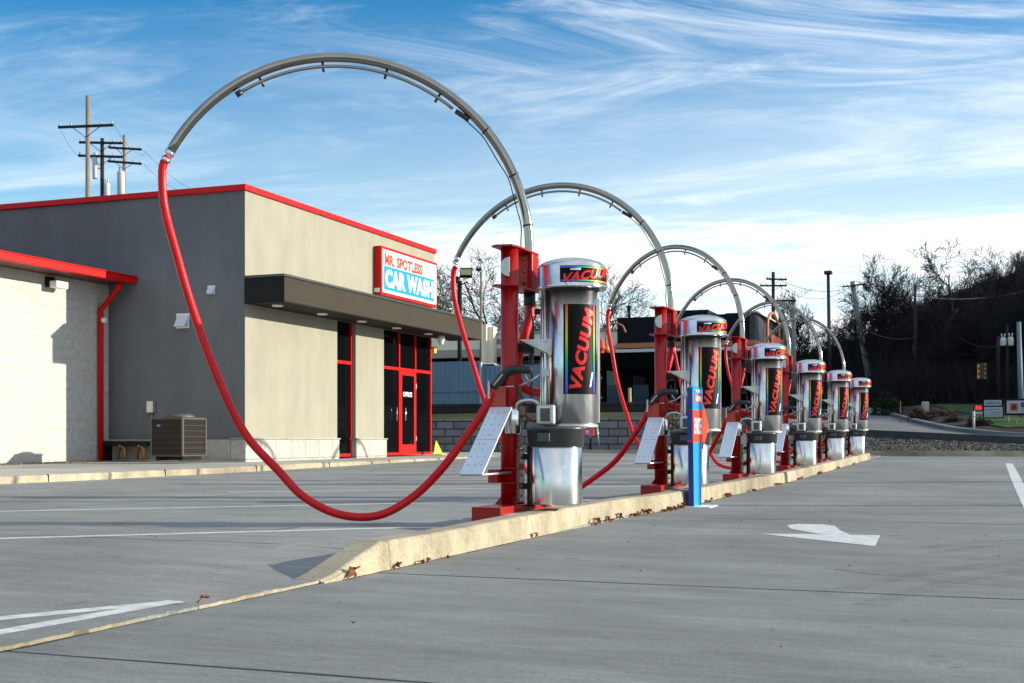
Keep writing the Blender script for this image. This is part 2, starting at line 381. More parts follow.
def ribbon(pts, w, fn, off=.004, jag=0):
    off = off*.3
    """painted line or joint following the ground"""
    mb = MB(); P = [Vector((p[0],p[1])) for p in pts]; L_, R_ = [], []
    Q = []
    for a, b in zip(P[:-1], P[1:]):
        k = max(1, int((b-a).length/.25)); Q += [a+(b-a)*i/k for i in range(k)]
    Q.append(P[-1]); rr = random.Random(len(Q))
    for i, p in enumerate(Q):
        d = (Q[min(i+1,len(Q)-1)]-Q[max(0,i-1)]).normalized(); nrm = Vector((-d.y,d.x))
        a = p+nrm*(w/2+rr.uniform(-jag,jag)); b = p-nrm*(w/2+rr.uniform(-jag,jag))
        L_.append((a.x,a.y,fn(a.x,a.y)+off)); R_.append((b.x,b.y,fn(b.x,b.y)+off))
    for i in range(len(Q)-1): mb.quad(R_[i], R_[i+1], L_[i+1], L_[i])
    return mb
G0 = lambda x, y: g(y)
joint_m = mat('dark joint filler', (.035,.035,.035), .9)
mb = MB()
def merge(dst, src): dst.add(src.v, src.f)
for y in (-.6, 2.93, 5.27, 9.9, 14.5, 19.1, 23.7, 28.3, 33.0):
    merge(mb, ribbon([(EDGE+.01,y),(16,y+.02)], .016 if y>3 else .013, G0, .003, .004))
merge(mb, ribbon([(EDGE+.012,-3),(EDGE+.012,5.3)], .014, G0, .003, .006))
for x in (1.9, 6.6): merge(mb, ribbon([(x,-6),(x,37)], .012, G0, .003, .003))
tag(mb.build('lane_joints', joint_m), kind='structure')
mb = MB()
for y in (2.9, 6.05, 10.6, 15.2, 19.8, 24.4, 29):
    merge(mb, ribbon([(-11.9,y),(-7,y+.01),(EDGE-.05 if y<5 else -2.95,y)], .012, zl, .003, .005))
merge(mb, ribbon([(-7.4,-6),(-7.4,37)], .010, zl, .003, .003))
tag(mb.build('stall_joints', joint_m), kind='structure')

rr = random.Random(77)
def crack(x, y, ang, L_, fn):
    pts = [(x,y)]
    for _ in range(int(L_/.12)):
        ang += rr.gauss(0,.28); x += .12*math.cos(ang); y += .12*math.sin(ang); pts.append((x,y))
    return ribbon(pts, .005, fn, .0025, .0015)
mb = MB()
for q in ((.3,5.27,2.0,1.5),(-.5,9.9,1.9,3),(-2.4,7.1,-.2,.7),(1.2,9.9,.9,2.5)): merge(mb, crack(*q, G0))
for q in ((-4.6,6.05,2.0,2.5),(-3.2,2.9,2.2,1.2),(-6,10.6,2.5,2)): merge(mb, crack(*q, zl))
tag(mb.build('hairline_cracks', mat('dark crack line', (.09,.09,.085), .95)), kind='structure')  # thin dark lines drawn as cracks
# painted markings
for k in range(6):
    y0 = 8.0 + 4.1*k
    o = ribbon([(-7.8, y0-.92*4.8), (-3.0, y0+.0)], .10, zl, .005, .004).build('stall_line', paint_w); tag(o, kind='structure')
for pts in ([(-3.96,1.75),(-2.86,3.99)], [(-3.03,1.55),(-2.875,4.0)]):
    tag(ribbon(pts, .085, zl, .005, .003).build('stall_line', paint_w), kind='structure')
tag(ribbon([(.35,8),(.36,28.5)], .14, G0, .005, .004).build('lane_line', paint_w), kind='structure')
mb = MB(); z = .0015
mb.add([(-1.43,8.37,z),(-.63,7.62,z),(-.67,8.5,z),(-1.0,8.47,z)], [(0,1,2,3)])
mb.add([(-1.06,8.49,z),(-.86,8.485,z),(-.96,8.85,z),(-1.05,9.32,z),(-1.15,9.45,z),(-1.33,9.44,z),(-1.38,9.25,z),(-1.30,8.9,z)], [(0,1,2,3,4,5,6,7)])
tag(mb.build('lane_arrow', paint_w), kind='structure')
mb = MB()
for cx_, cy_, rad, a0, a1 in ((-3.2,14.2,3.4,-70,-10),(-3.2,14.2,3.62,-66,-14),(2.2,6.5,2.6,110,165),(2.2,6.5,2.8,112,160),(-1.2,11.6,.75,-160,-20),(4.5,4,5.0,120,170),(4.5,4,5.25,122,168)):
    merge(mb, ribbon([(cx_+rad*math.cos(R(a0+(a1-a0)*k/14)), cy_+rad*math.sin(R(a0+(a1-a0)*k/14))) for k in range(15)], .13, G0, .0022, .01))
tag(mb.build('tyre_marks', scuff), kind='structure')

# ------------------------------------------------------------------ kerb island
def kx(y):
    K = [(4.6,-2.70),(5.3,-2.69),(8.1,-2.73),(9.5,-2.76),(10.0,-2.73),(10.5,-2.66),(11.9,-2.65),(13.5,-2.70),(40,-2.72)]
    for (a, xa), (b, xb) in zip(K[:-1], K[1:]):
        if a <= y <= b: return xa+(xb-xa)*(y-a)/(b-a)
    return K[0][1]
mb = MB(); rows = []; rr = random.Random(11)
ky = [4.80,4.9,5.0,5.1,5.2,5.3,5.37,5.5,5.8,6.2]+[6.2+.35*i for i in range(1,72)]+[31.45,31.55]
joint_k = mat('dark kerb joint', (.10,.085,.06), .9)  # dark tone for the narrow joint bands of the kerb
kj = (5.42, 7.5, 12.6, 15.3, 18, 20.7, 23.4, 26.2, 29)
ky = sorted([y for y in ky if all(abs(y-q)>.03 for q in kj)]+[q-.003 for q in kj]+[q+.003 for q in kj])
wr = {}
for y in ky:
    t = sm(4.76,5.42,y)*.35+.65*min(1,max(0,(y-4.8)/.57)); hgt = .012 + .128*t + (.010*sm(6,9,y))
    if y > 31.5: hgt *= .6
    q_ = wr.setdefault(round(y*20), (rr.uniform(-.005,.005), rr.uniform(-.004,.004))); x = kx(y) + q_[0]; wob = q_[1]; b0 = g(y)-.03; top = g(y)+hgt+wob
    w = .145 + .01*(1-t)
    rows.append([(x+.012,y,b0),(x+.006,y,g(y)+hgt*.6),(x,y,top-.018),(x-.006,y,top-.005),(x-.02,y,top),(x-w+.01,y,top),(x-w,y,top-.01),(x-w-.005,y,b0)])
n = 8
for r_ in rows: mb.v += r_
jf = []
for j in range(len(rows)-1):
    for i in range(n-1):
        if ky[j+1]-ky[j] < .008: jf.append(len(mb.f))
        mb.f.append((j*n+i, j*n+i+1, (j+1)*n+i+1, (j+1)*n+i)); mb.sm.append(i in (2,3))
mb.f.append(tuple(range(n))); mb.f.append(tuple((len(rows)-1)*n+i for i in reversed(range(n)))); mb.sm += [False, False]
mb.f = [tuple(reversed(f)) for f in mb.f]
kerb = mb.build('kerb_island', kerb_m); tag(kerb, kind='structure'); kerb.data.materials.append(joint_k)
for q_ in jf: kerb.data.polygons[q_].material_index = 1

mb = ribbon([(kx(y)+.012, y) for y in [4.95+.12*i for i in range(220)]], .022, G0, .004, .008)
tag(mb.build('kerb_grit', mat('dark grit in the gutter', (.07,.055,.04), 1, var=.5, vscale=40)), kind='structure')
# dead leaves along the kerb
def leaf(i, x, y, s, z, tilt):
    rr = random.Random(i); mb = MB(); pts = []
    nl = 11
    for k in range(nl*2):
        a = math.pi*2*k/(nl*2); rad = s*(1 if k%2==0 else .62)*(.7+.6*rr.random())*(1.25 if abs(math.cos(a))>.8 else .8)
        pts.append(Vector((rad*math.cos(a), rad*math.sin(a)*.8, s*.35*math.sin(a*2+i)+rr.uniform(-.1,.1)*s)))
    M = Matrix.Rotation(rr.uniform(0,6.28),3,'Z') @ Matrix.Rotation(tilt,3,'X') @ Matrix.Rotation(rr.uniform(-.5,.5),3,'Y')
    pts = [M@p for p in pts]; lo = min(p.z for p in pts)
    c = Vector((0,0,0)); vs = [c]+pts
    mb.add(vs, [(0,k+1,(k+1)%(nl*2)+1) for k in range(nl*2)])
    o = mb.build('dead_leaf', leafm, loc=(x,y,z-lo)); return o
LG = 'dead leaves caught along the kerb foot'
spots = [(5.02,.045,1.2,'large curled orange oak leaf against the sloped nose of the kerb'),(5.47,.028,1.3,'small olive brown leaf standing against the kerb just past its first joint'),
         (5.72,.02,.5,None),(5.83,.018,.6,None),(3.0+.95,.022,.2,'small orange leaf scrap on the pale slab edge short of the kerb nose'),(6.05,.016,.5,None),(7.5,.03,1.2,'upright rust coloured leaf at the kerb foot below the nearest vacuum post')]
for i, (y, s, tl, lb) in enumerate(spots):
    x = kx(y)+.035 if y > 4.7 else EDGE-.01
    o = leaf(i+1, x, y, s, g(y)+(.017 if y<4.7 else .002), tl)
    tag(o, lb or 'tiny dead leaf scrap at the kerb foot near the ramp nose', 'leaf', LG)
rr = random.Random(5)
for i in range(75):
    c = rr.choice([9.0,9.2,9.4,9.9,10.1,10.7,11.1,11.2,12.5,13.6,15,17,19,21.5,24,27]); y = c+rr.gauss(0,.12)
    tag(leaf(50+i, kx(y)+.03+rr.random()*.03, y, rr.uniform(.010,.040), g(y)+.002, rr.uniform(.1,1.4)), 'small dead leaf in the litter along the kerb foot past the nearest bin', 'leaf', LG)
for i in range(26):      # crumbs of grit and leaf on the lane
    y = rr.uniform(3.2,14); x = rr.uniform(-2.4, .2)
    tag(leaf(200+i, x, y, rr.uniform(.004,.010), g(y)+.001, rr.uniform(.1,.6)), 'tiny leaf crumb lying out on the exit lane concrete', 'leaf', 'leaf crumbs scattered on the lane')

# ------------------------------------------------------------------ vacuum stations
PX, PY = -3.075, 8.05           # post of the first station
ISL = .185
SX, SY = -2.70-PX, 8.27-PY     # canister, relative to the post
BX, BY = -2.745-PX, 8.06-PY    # bin
VX, VY = .025, .33              # swivel pipe
RAD = 1.315; ZC = 1.955; PR = .0325

root = empty('vacuum_station', (PX, PY, 0))
MB().box(-.075,.13,-.50,.50,-.0,ISL).build('base_plate', red, root, .006)
pm = MB().tube([(0,0,ISL-.002),(0,0,1.945)], .061, 28)
for a in range(4):             # gussets
    c, s_ = math.cos(a*math.pi/2+.785), math.sin(a*math.pi/2+.785); t = .005
    pm.add([(c*.055-s_*t, s_*.055+c*t, ISL),(c*.11-s_*t, s_*.11+c*t, ISL),(c*.055-s_*t, s_*.055+c*t, ISL+.06),
            (c*.055+s_*t, s_*.055-c*t, ISL),(c*.11+s_*t, s_*.11-c*t, ISL),(c*.055+s_*t, s_*.055-c*t, ISL+.06)], [(0,1,2),(5,4,3),(0,3,4,1),(1,4,5,2),(2,5,3,0)])
pm.build('post', red, root)
# swivel head
hd = MB()
pl = [(-.095,-.10),(-.06,-.13),(.065,-.11),(.08,.0),(.08,.375),(.065,.39),(-.06,.39),(-.08,.3)]
hd.prism(pl, 1.928, 1.942); hd.prism(pl, 1.662, 1.674)
hd.box(-.075,.078,.235,.247,1.674,1.928)
hd.box(.066,.078,.247,.38,1.676,1.926)
hd.box(-.07,-.058,.247,.38,1.676,1.926)
head = hd.build('swivel_head', red, root, .003)
hb = MB().box(-.055,.045,.225,.2345,1.69,1.91); hb.build('bearing_plate', mat('glancing lit red plate', (.40,.05,.03), .45, .2, var=.25, vscale=12), head, .002)  # red paint shifted towards salmon; glancing light put into the colour
for z in (1.715, 1.80, 1.885):
    for x in (-.035, .022):
        MB().tube([(x,.205,z),(x,.232,z)], .009, 6).tube([(x,.19,z+.001),(x,.207,z+.001)], .005, 6).build('bolt', blackp, head)
for z in (1.70, 1.77, 1.84, 1.91):
    MB().tube([(.077,.34,z),(.084,.34,z)], .007, 8).build('bolt', zinc, head)
hm = MB(); pts = [(.03*0+.012, 0)]
hv = [(-.018+.0*k,0,0) for k in range(1)]
arc = [(.028 - .065*math.sin(math.pi*k/16), 1.795+.065*math.cos(math.pi*k/16)) for k in range(17)]
hm.add([(x,-.080,z) for x,z in arc]+[(x,-.072,z) for x,z in arc], [tuple(range(17)), tuple(range(33,16,-1))]+[(i,17+i,18+i,i+1) for i in range(16)]+[(16,33,17,0)])
hm.build('half_disc', zinc, head)
# arch pipe on its swivel
def arc_pts(n=48, a1=198, rad=RAD):
    out = [(0,0,-.30),(0,0,-.15)]
    for k in range(n+1):
        a = R(a1*k/n*0 + (-2 + k/n*(153+0))) if False else R(k/n*152)
        out.append((-rad+rad*math.cos(a), 0, rad*math.sin(a)))
    return out
piv = (VX, VY, ZC)
def make_arch():
    ar = MB(); P = [Vector(p) for p in arc_pts()]; ar.tube(P, PR, 20)
    o = ar.build('boom_arch', pipe_m, root, loc=piv)
    # inner support rod carried by clips
    rp = []; 
    for k in range(31):
        a = R(52 + k*(124-52)/30); q = RAD-.062; rp.append((-RAD+q*math.cos(a), 0, q*math.sin(a)))
    rd = MB().tube(rp, .0115, 10); r_ = rd.build('support_rod', pipe_m, o)
    a = R(124.5); q = RAD-.062
    MB().tube([(-RAD+q*math.cos(R(123)),0,q*math.sin(R(123))),(-RAD+q*math.cos(R(125)),0,q*math.sin(R(125)))], .02, 10).build('end_clamp', blackp, o)
    MB().tube([(-RAD+q*math.cos(R(51)),0,q*math.sin(R(51))),(-RAD+(q+.02)*math.cos(R(46)),0,(q+.02)*math.sin(R(46)))], .018, 10).build('end_clamp', blackp, o)
    for dg in (58, 76, 96, 116):
        a = R(dg); e = Vector((math.cos(a),0,math.sin(a)))
        MB().tube([Vector((-RAD,0,0))+e*(RAD-.10), Vector((-RAD,0,0))+e*(RAD-.03)], .009, 8).build('clip', blackp, o)
    for dg in (8, 24, 40):        # cable ties
        a = R(dg); c = Vector((-RAD+RAD*math.cos(a),0,RAD*math.sin(a))); t = Vector((-math.sin(a),0,math.cos(a)))
        MB().tube([c-t*.006, c+t*.006], PR+.004, 18).build('cable_tie', blackp, o)
    cb = [Vector((-RAD+(RAD-q_)*math.cos(R(d)),.012,(RAD-q_)*math.sin(R(d)))) for d,q_ in ((48,.06),(40,.046),(35,.052),(30,.055),(24,.042),(18,.052),(13,.052),(8,.046),(2,.06),(-2,.05),(-9,.05))]
    MB().tube(spline(cb,5), .0042, 6).build('cable', blackp, o)
    a = R(152); c = Vector((-RAD+RAD*math.cos(a),0,RAD*math.sin(a))); t = Vector((-math.sin(a),0,math.cos(a)))
    cu = MB().tube([c-t*.01, c+t*.02, c+t*.021, c+t*.05], [PR+.001,PR+.001,PR*.82,PR*.82], 18).tube([c+t*.045, c+t*.07], PR+.002, 18)
    cu.build('cuff', chrome, o)
    return o
arch = make_arch()
# lower collar and the hose that drops to the canister inlet
MB().tube([(VX,VY,1.66),(VX,VY,1.57)], .042, 16).build('pipe_collar', blackp, root)
MB().tube(spline([(VX,VY,1.58),(VX+.0,VY,1.5),(VX-.02,VY-.03,1.38),(VX-.05,VY-.06,1.25),(VX-.06,VY-.1,1.1),(VX-.03,VY-.08,1.0),(VX+.06,VY-.05,.955),(SX-.12,SY-.03,.95)],8), .034, 14).build('feed_hose', hosered, root)
# floor-mat board on the camera side of the post
Mb = Matrix.Translation((-.01,-.13,.80)) @ Matrix.Rotation(R(-50), 4, 'X')
# board slopes down towards -Y
bt = Vector((0,-.10,.835)); bb = Vector((0,-.63,.395)); dn = (bb-bt).normalized(); L_ = (bb-bt).length; nn = Vector((1,0,0)).cross(dn).normalized()
if nn.z < 0: nn = -nn
def bp(u, v, w=0): return Vector((u,0,0)) + bt + dn*v + nn*w
x0, x1 = -.10, .058
MB().add([bp(x0,0),bp(x1,0),bp(x1,L_),bp(x0,L_),bp(x0,0,.012),bp(x1,0,.012),bp(x1,L_,.012),bp(x0,L_,.012)],
         [(0,3,2,1),(4,5,6,7),(0,1,5,4),(1,2,6,5),(2,3,7,6),(3,0,4,7)]).build('mat_board', board_m, root, .002)
hl = MB(); rr = random.Random(2)
def hole(u, v, r=.0042):
    u += .024
    hl.add([bp(u+r*math.cos(k*math.pi/3), v+r*math.sin(k*math.pi/3), .0132) for k in range(6)], [tuple(range(6))])
for v, us in ((.06,(-.09,-.045,0)),(.12,(-.1,-.05,.005)),(.19,(-.1,-.055,0)),(.25,(-.09,-.02)),(.30,(-.085,-.04,-.03)),(.345,(-.105,-.085,-.065,-.045,-.025,-.005,.012)),(.39,(-.08,-.05,-.035)),(.45,(-.095,-.04)),(.52,(-.1,-.05,0)),(.6,(-.09,-.045,.0))):
    for u in us: hole(u, v)
bo = [o for o in root.children if o.name.startswith('mat_board')][0]
hl.build('perforations', hole_m, bo)
MB().tube([bp(.03,L_-.02,-.015), (.03,-.05,.40)], .009, 8).tube([bp(-.11,L_-.02,-.015),(.03,-.44,.395)], .007, 8).build('board_stay', zinc, root)
MB().box(-.115,.01,-.105,-.093,.845,.985).build('backing_plate', MATS['glancing lit red plate'], root, .002)
MB().box(-.10,-.03,-.15,-.02,.33,.42).box(-.035,.066,-.075,.075,.325,.333).box(-.035,.066,-.075,.075,.425,.433).build('lower_bracket', red, root, .002)
MB().lathe([(.05,-.0),(.056,.01),(.056,.15),(.05,.17),(.03,.175)], (.035,-.035,.66), 24).build('coin_housing', chrome, root)
MB().box(-.11,-.095,-.13,-.10,.9,1.02).build('clip_bracket', zinc, root)
# rear strut assembly joining post and canister
MB().box(-.01,.03,.06,.16,.2,1.0).build('link_channel', rust, root, .002)
MB().box(.055,.075,-.02,.09,.19,.56).build('hinge_channel', rust, root, .002)
for z in (.2,.33,.46): B(.076,.082,-.01,.08,z,z+.085).build('hinge_plate', zinc, root)
MB().tube([(.076,.0,.24),(.090,.0,.24)], .01, 6).tube([(.076,.0,.38),(.090,.0,.38)], .01, 6).tube([(.076,.0,.5),(.090,.0,.5)], .01, 6).build('bolt', blackp, root)
# canister with dome
CR = .178
can = MB().lathe([(CR-.01,.712),(CR,.718),(CR,1.68)], (SX,SY,0), 56).build('canister', steel, root)
MB().lathe([(CR+.002,.705),(CR+.006,.708),(CR+.006,.722),(CR+.002,.726)], (SX,SY,0), 56).build('bottom_band', zinc, can)
dome = MB().lathe([(.20,1.655),(.238,1.655),(.2395,1.66),(.2395,1.668),(.237,1.671),(.237,1.80),(.230,1.815),(.205,1.835),(.15,1.855),(.08,1.868),(.002,1.872)], (SX,SY,0), 64).build('dome', steel, can)
MB().lathe([(.17,1.644),(.19,1.645),(.19,1.656),(.17,1.656)], (SX,SY,0), 48).build('vent_gap', blackp, can)
bz = MB()
for k in range(8):
    a = R(45*k+10); c, s_ = math.cos(a), math.sin(a); bz.tube([(SX+c*.236,SY+s_*.236,1.668),(SX+c*.249,SY+s_*.249,1.668)], .006, 6)
bz.build('dome_screws', zinc, can)
rz = rainbow('rainbow stripe tall', (0,0,1), .93, 1.54)
ca, sa = math.cos(R(45)), math.sin(R(45))
rh = rainbow('rainbow stripe round', (math.cos(R(50)), math.sin(R(50)), 0), SX*math.cos(R(50))+SY*math.sin(R(50))-.2, SX*math.cos(R(50))+SY*math.sin(R(50))+.2)
AZ = R(-48); wv = CR*R(86)/2
vs, fs = rect_geo(-wv, wv, -.305, .305); cyl_wrap(vs, fs, SX, SY, CR+.0015, AZ, 1.235, 16).build('decal', blackm, can)
for cx_ in (-wv+.022, wv-.030):
    vs, fs = rect_geo(cx_-.008, cx_+.008, -.302, .302)
    cyl_wrap(vs, fs, SX, SY, CR+.003, AZ, 1.235, 2).build('rainbow_stripe', rz, can)
vs, fs = text_geo('VACUUM', .58, .092, .05, .12)
vr = []
for v in vs:               # reads upwards, leaning to the right at the top
    a = R(77.5); vr.append(Vector((v.x*math.cos(a)-v.y*math.sin(a)*1.0, v.x*math.sin(a)+v.y*math.cos(a), 0)))
sx = max(abs(v.x) for v in vr); vr = [Vector((v.x*.098/sx, max(-.298, min(.298, v.y*.98)), 0)) for v in vr]
cyl_wrap(vr, fs, SX, SY, CR+.0045, AZ, 1.235, 14).build('lettering', letred, can)
vs, fs = rect_geo(-.237*R(56), .237*R(50), -.055, .055)
cyl_wrap(vs, fs, SX, SY, .2385, R(-36), 1.738, 20).build('dome_decal', blackm, can)
for zc_ in (-.045, .045):
    vs, fs = rect_geo(-.237*R(56), .237*R(50), zc_-.005, zc_+.005)
    cyl_wrap(vs, fs, SX, SY, .240, R(-36), 1.738, 20).build('rainbow_stripe', rh, can)
vs, fs = text_geo('VACUUM', .237*R(100), .062, .045, .3)
vs = [Vector((v.x, v.y + .03*v.x/.2, 0)) for v in vs]
cyl_wrap(vs, fs, SX, SY, .2415, R(-37), 1.737, 26).build('lettering', letred, can)
vs, fs = rect_geo(-.158, -.085, .016, .026); vs[2].y += .006; vs[3].y += .0; cyl_wrap(vs, fs, SX, SY, .2412, R(-37), 1.745, 4).build('badge_stroke', signwhite, can)
vs, fs = rect_geo(-.010, .004, -.05, .05); vs = [Vector((v.x+v.y*.22, v.y, 0)) for v in vs]
cyl_wrap(vs, fs, SX, SY, CR+.004, AZ+.42, 1.03, 2).build('badge_stroke', signwhite, can)
# side rails of the canister
MB().tube([(SX-.19,SY-.06,.16),(SX-.19,SY-.06,1.66)], .018, 14).tube([(SX-.155,SY-.115,.16),(SX-.155,SY-.115,1.66)], .012, 12).build('stand_pipes', steel, root)
MB().box(SX+.135,SX+.16,SY+.115,SY+.135,.74,1.60).build('side_rail', zinc, can)
MB().add([(.05,.05,1.31),(SX-.10,SY-.12,1.31),(SX-.10,SY-.12,1.20),(SX-.14,SY-.12,1.20),(.05,.05,1.305),(SX-.10,SY-.11,1.305)], [(0,1,2,3),(0,4,5,1)]).box(.04,SX-.1,SY-.14,SY-.10,1.295,1.305).box(SX-.12,SX-.095,SY-.15,SY-.10,1.20,1.305).build('upper_bracket', zinc, root)
MB().box(.03,.10,.02,.22,1.22,1.28).build('bracket_arm', darkmetal, root)
# junction box and conduit beside the canister foot
jx, jy, jz = SX-.115, SY-.20, .79
MB().box(jx-.07,jx+.065,jy-.03,jy+.03,jz-.07,jz+.07).build('junction_box', castal, root, .018, seg=3)
jb = [o for o in root.children if o.name.startswith('junction_box')][0]
MB().box(jx-.035,jx+.035,jy-.034,jy-.031,jz-.045,jz+.045).build('socket_recess', mat('dark recess plate', (.09,.08,.07), .6, var=.4, vscale=30), jb, .001)  # dark plate laid on the box face as its recess
MB().tube(spline([(.05,-.03,.80),(.08,-.05,.87),(.15,-.02,.89),(.2,.0,.87),(jx-.06,jy,.83)],6), .014, 10).build('conduit', zinc, root)
MB().tube(spline([(.05,.02,.76),(.1,.02,.80),(.16,.05,.76),(jx-.03,jy+.02,jz)],6), .02, 10).box(.06,.12,-.03,.03,.79,.85).build('cable_clamp', rust, root)
MB().tube(spline([(.06,-.02,.95),(.10,.0,.90),(.12,.02,.80),(.10,.03,.7)],6), .006, 6).tube(spline([(VX+.02,VY-.05,1.56),(.10,.2,1.4),(.12,.12,1.15),(.12,.1,.95),(.14,.1,.85)],6), .007, 6).build('loose_cable', blackp, root)
# nozzle holder hook on the post
MB().tube([(.07,-.03,.985),(.16,-.02,1.02),(.235,.02,1.08)], .008, 8).box(.225,.285,.0,.02,1.055,1.10).tube([(.05,-.05,.985),(-.04,-.075,.98)], .006,8).tube([(.12,-.06,1.09),(.16,-.04,1.0)], .007, 8).build('nozzle_hook', zinc, root)

NOZ = Vector((-.075,-.085,.975))
def make_hose(rt, ang):
    """red hose from the arch cuff, down in a free loop, up to the nozzle on the post"""
    a = R(152); rad = RAD
    c = Vector((-rad+rad*math.cos(a),0,rad*math.sin(a))); t = Vector((-math.sin(a),0,math.cos(a)))
    M = Matrix.Translation(piv) @ Matrix.Rotation(ang, 4, 'Z')
    p0 = M @ (c+t*.05); p1 = M @ (c+t*.13); hdn = Vector((p0.x,p0.y,0)); N2 = Vector((NOZ.x,NOZ.y,0))
    u = (N2-hdn)
    def q(f, z): w = hdn+u*f; return Vector((w.x,w.y,z))
    pts = [p0, (p0+p1)/2, q(-.012,2.36), q(-.005,2.15), q(.03,1.85), q(.085,1.45), q(.15,1.05), q(.24,.66), q(.33,.40), q(.43,.22), q(.53,.112),
           q(.64,.112), q(.75,.235), q(.84,.42), q(.905,.62), q(.96,.80), NOZ]
    off = R(152)
    pts[0] = M @ (c+t*.035)
    dz = pts[0].z - 2.50
    for i in range(2,6): pts[i].z += dz
    hr = random.Random(int(rt.location.y*10))
    for i in range(5, 14): pts[i] += Vector((hr.uniform(-.02,.02), hr.uniform(-.02,.02), hr.uniform(-.012,.012)+(hr.uniform(-.03,.05) if rt is not root else 0)))
    h = MB().tube(spline(pts, 7), .0285, 16).build('hose', hosered, rt)
    d = (NOZ-pts[-2]).normalized(); e = NOZ + Vector((.03,.0,.03))
    nz = MB().tube(spline([NOZ-d*.005, NOZ+Vector((.06,.01,.085)), NOZ+Vector((.115,.015,.12)), NOZ+Vector((.17,.02,.122)), NOZ+Vector((.26,.03,.118))],5), [.034]*1+[.034]*4+[.031]*5+[.028]*10+[.025], 14)
    nz.build('nozzle', blackp, h)
    MB().add([NOZ+Vector((.0,-.034,.02)),NOZ+Vector((.008,-.037,.012)),NOZ+Vector((.07,-.026,.085)),NOZ+Vector((.062,-.024,.095))],[(0,1,2,3)]).build('nozzle_label', mat('tan label print', (.45,.40,.25), .6) if 'tan label print' not in MATS else MATS['tan label print'], h)
    return h
GRP = 'vacuum stations in a row along the kerb island'
ALPHA = [29, -5, -29, -29, -33, -33]
LBL = ['nearest and largest vacuum station, red post with full chrome arch over its hanging red hose',
       'second vacuum station from the camera, standing right behind the blue ENTER sign',
       'third vacuum station from the camera, next one beyond the blue ENTER sign',
       'fourth vacuum station in the row, small, third from the far end',
       'fifth vacuum station in the row, last but one before the gravel bank',
       'farthest and smallest vacuum station at the far end of the kerb island']
stations = [root]
for k in range(1, 6): stations.append(copy_tree(root))
for k, s_ in enumerate(stations):
    y = PY+4.1*k+(.12 if k==1 else 0); s_.location = (PX, y, g(y)); tag(s_, LBL[k], 'vacuum station', GRP)
    for ch in s_.children:
        if ch.name.startswith('boom_arch'): ch.rotation_euler.z = R(ALPHA[k]); ch.location.z = ZC+(.03 if k else .0)+(.03 if k == 1 else 0)
    make_hose(s_, R(ALPHA[k]))
    # concrete pad behind the kerb
    pad = MB().prism([(PX+x_, y+y_) for x_, y_ in ((.255,-.46),(.255,1.46),(.19,1.42),(-.21,1.06),(-.21,.55),(-.07,.28),(-.07,-.46))], g(y)-.02, g(y)+.138)
    tag(pad.build('island_pad', walkc), kind='structure')

# trash bins
def make_bin():
    r0 = empty('trash_bin', (0,0,0)); b = .186
    MB().lathe([(.165,b),(.176,b+.004),(.178,b+.01),(.178,b+.395),(.172,b+.40)], (0,0,0), 48).build('drum', steel, r0)
    MB().lathe([(.165,b+.385),(.188,b+.39),(.196,b+.50),(.206,b+.503),(.208,b+.515),(.198,b+.522),(.17,b+.52)], (0,0,0), 40).build('collar', lidm, r0)
    a = R(-95); c, s2 = math.cos(a), math.sin(a); M = Matrix.Translation((c*.196,s2*.196,b+.45)) @ Matrix.Rotation(a, 4, 'Z')
    MB().box(-.004,.012,-.045,.045,-.03,.032,M).build('handle', lidm, r0, .008)
    MB().box(-.19,-.17,-.05,.05,b-.02,b+.40).box(-.23,-.19,-.03,.03,b+.1,b+.14).box(-.23,-.19,-.03,.03,b+.3,b+.34).build('hanger', darkmetal, r0, .002)
    return r0
b0 = make_bin(); bins = [b0]+[copy_tree(b0) for _ in range(5)]
BL = ['round stainless trash bin with dark collar under the nearest vacuum canister','steel trash bin half hidden behind the blue ENTER sign','steel trash bin under the third canister from the camera',
      'steel trash bin under the fourth canister from the camera','steel trash bin under the last canister but one','smallest and farthest steel trash bin, at the far kerb end']
for k, b in enumerate(bins):
    y = PY+BY+4.1*k; b.location = (PX+BX, y, g(y)); tag(b, BL[k], 'trash bin', 'steel trash bins under the vacuum canisters')

# ------------------------------------------------------------------ directional ENTER sign
sg = empty('directional_sign', (-2.555, 11.62, 0), 'blue and red ENTER sign with arrow standing on the lane beside the second vacuum', 'directional sign')
MB().add([(0,-.17,0),(0,.14,0),(0,.20,1.09),(0,.18,1.115),(0,-.21,1.115),(0,-.24,1.09)]+[(-.045,-.17,0),(-.045,.14,0),(-.045,.20,1.09),(-.045,.18,1.115),(-.045,-.21,1.115),(-.045,-.24,1.09)],
   [(0,1,2,3,4,5),(11,10,9,8,7,6),(0,6,7,1),(1,7,8,2),(2,8,9,3),(3,9,10,4),(4,10,11,5),(5,11,6,0)]).build('panel', signblue, sg)
MB().box(-.047,.0,-.245,-.236,.62,1.09).build('edge_trim', signnavy, sg)
MB().add([(-.047,-.245,1.1),(.001,-.245,1.1),(.001,-.175,0),(-.047,-.175,0)],[(0,3,2,1)]).build('side_face', signnavy, sg)
ap = [(-.235,.60),(.20,.58),(.45,.74),(.22,.90),(-.237,.90)]
ap = [(-.225,.60),(.21,.60),(.21,.535),(.46,.75),(.21,.965),(.21,.90),(-.237,.90)]
MB().add([(.004,y,z) for y,z in ap]+[(-.049,y,z) for y,z in ap], [tuple(range(7)), tuple(range(13,6,-1))]+[(i,7+i,7+(i+1)%7,(i+1)%7) for i in range(7)]).build('arrow_panel', signred, sg)
flat_text('ENTER', .34, .15, (.005,-.02,.75), (0,1,0), (0,0,1), signwhite, sg, .03)
MB().quad((.003,-.16,.965),(.003,.15,.965),(.003,.15,1.045),(.003,-.16,1.045)).build('badge', signred, sg)
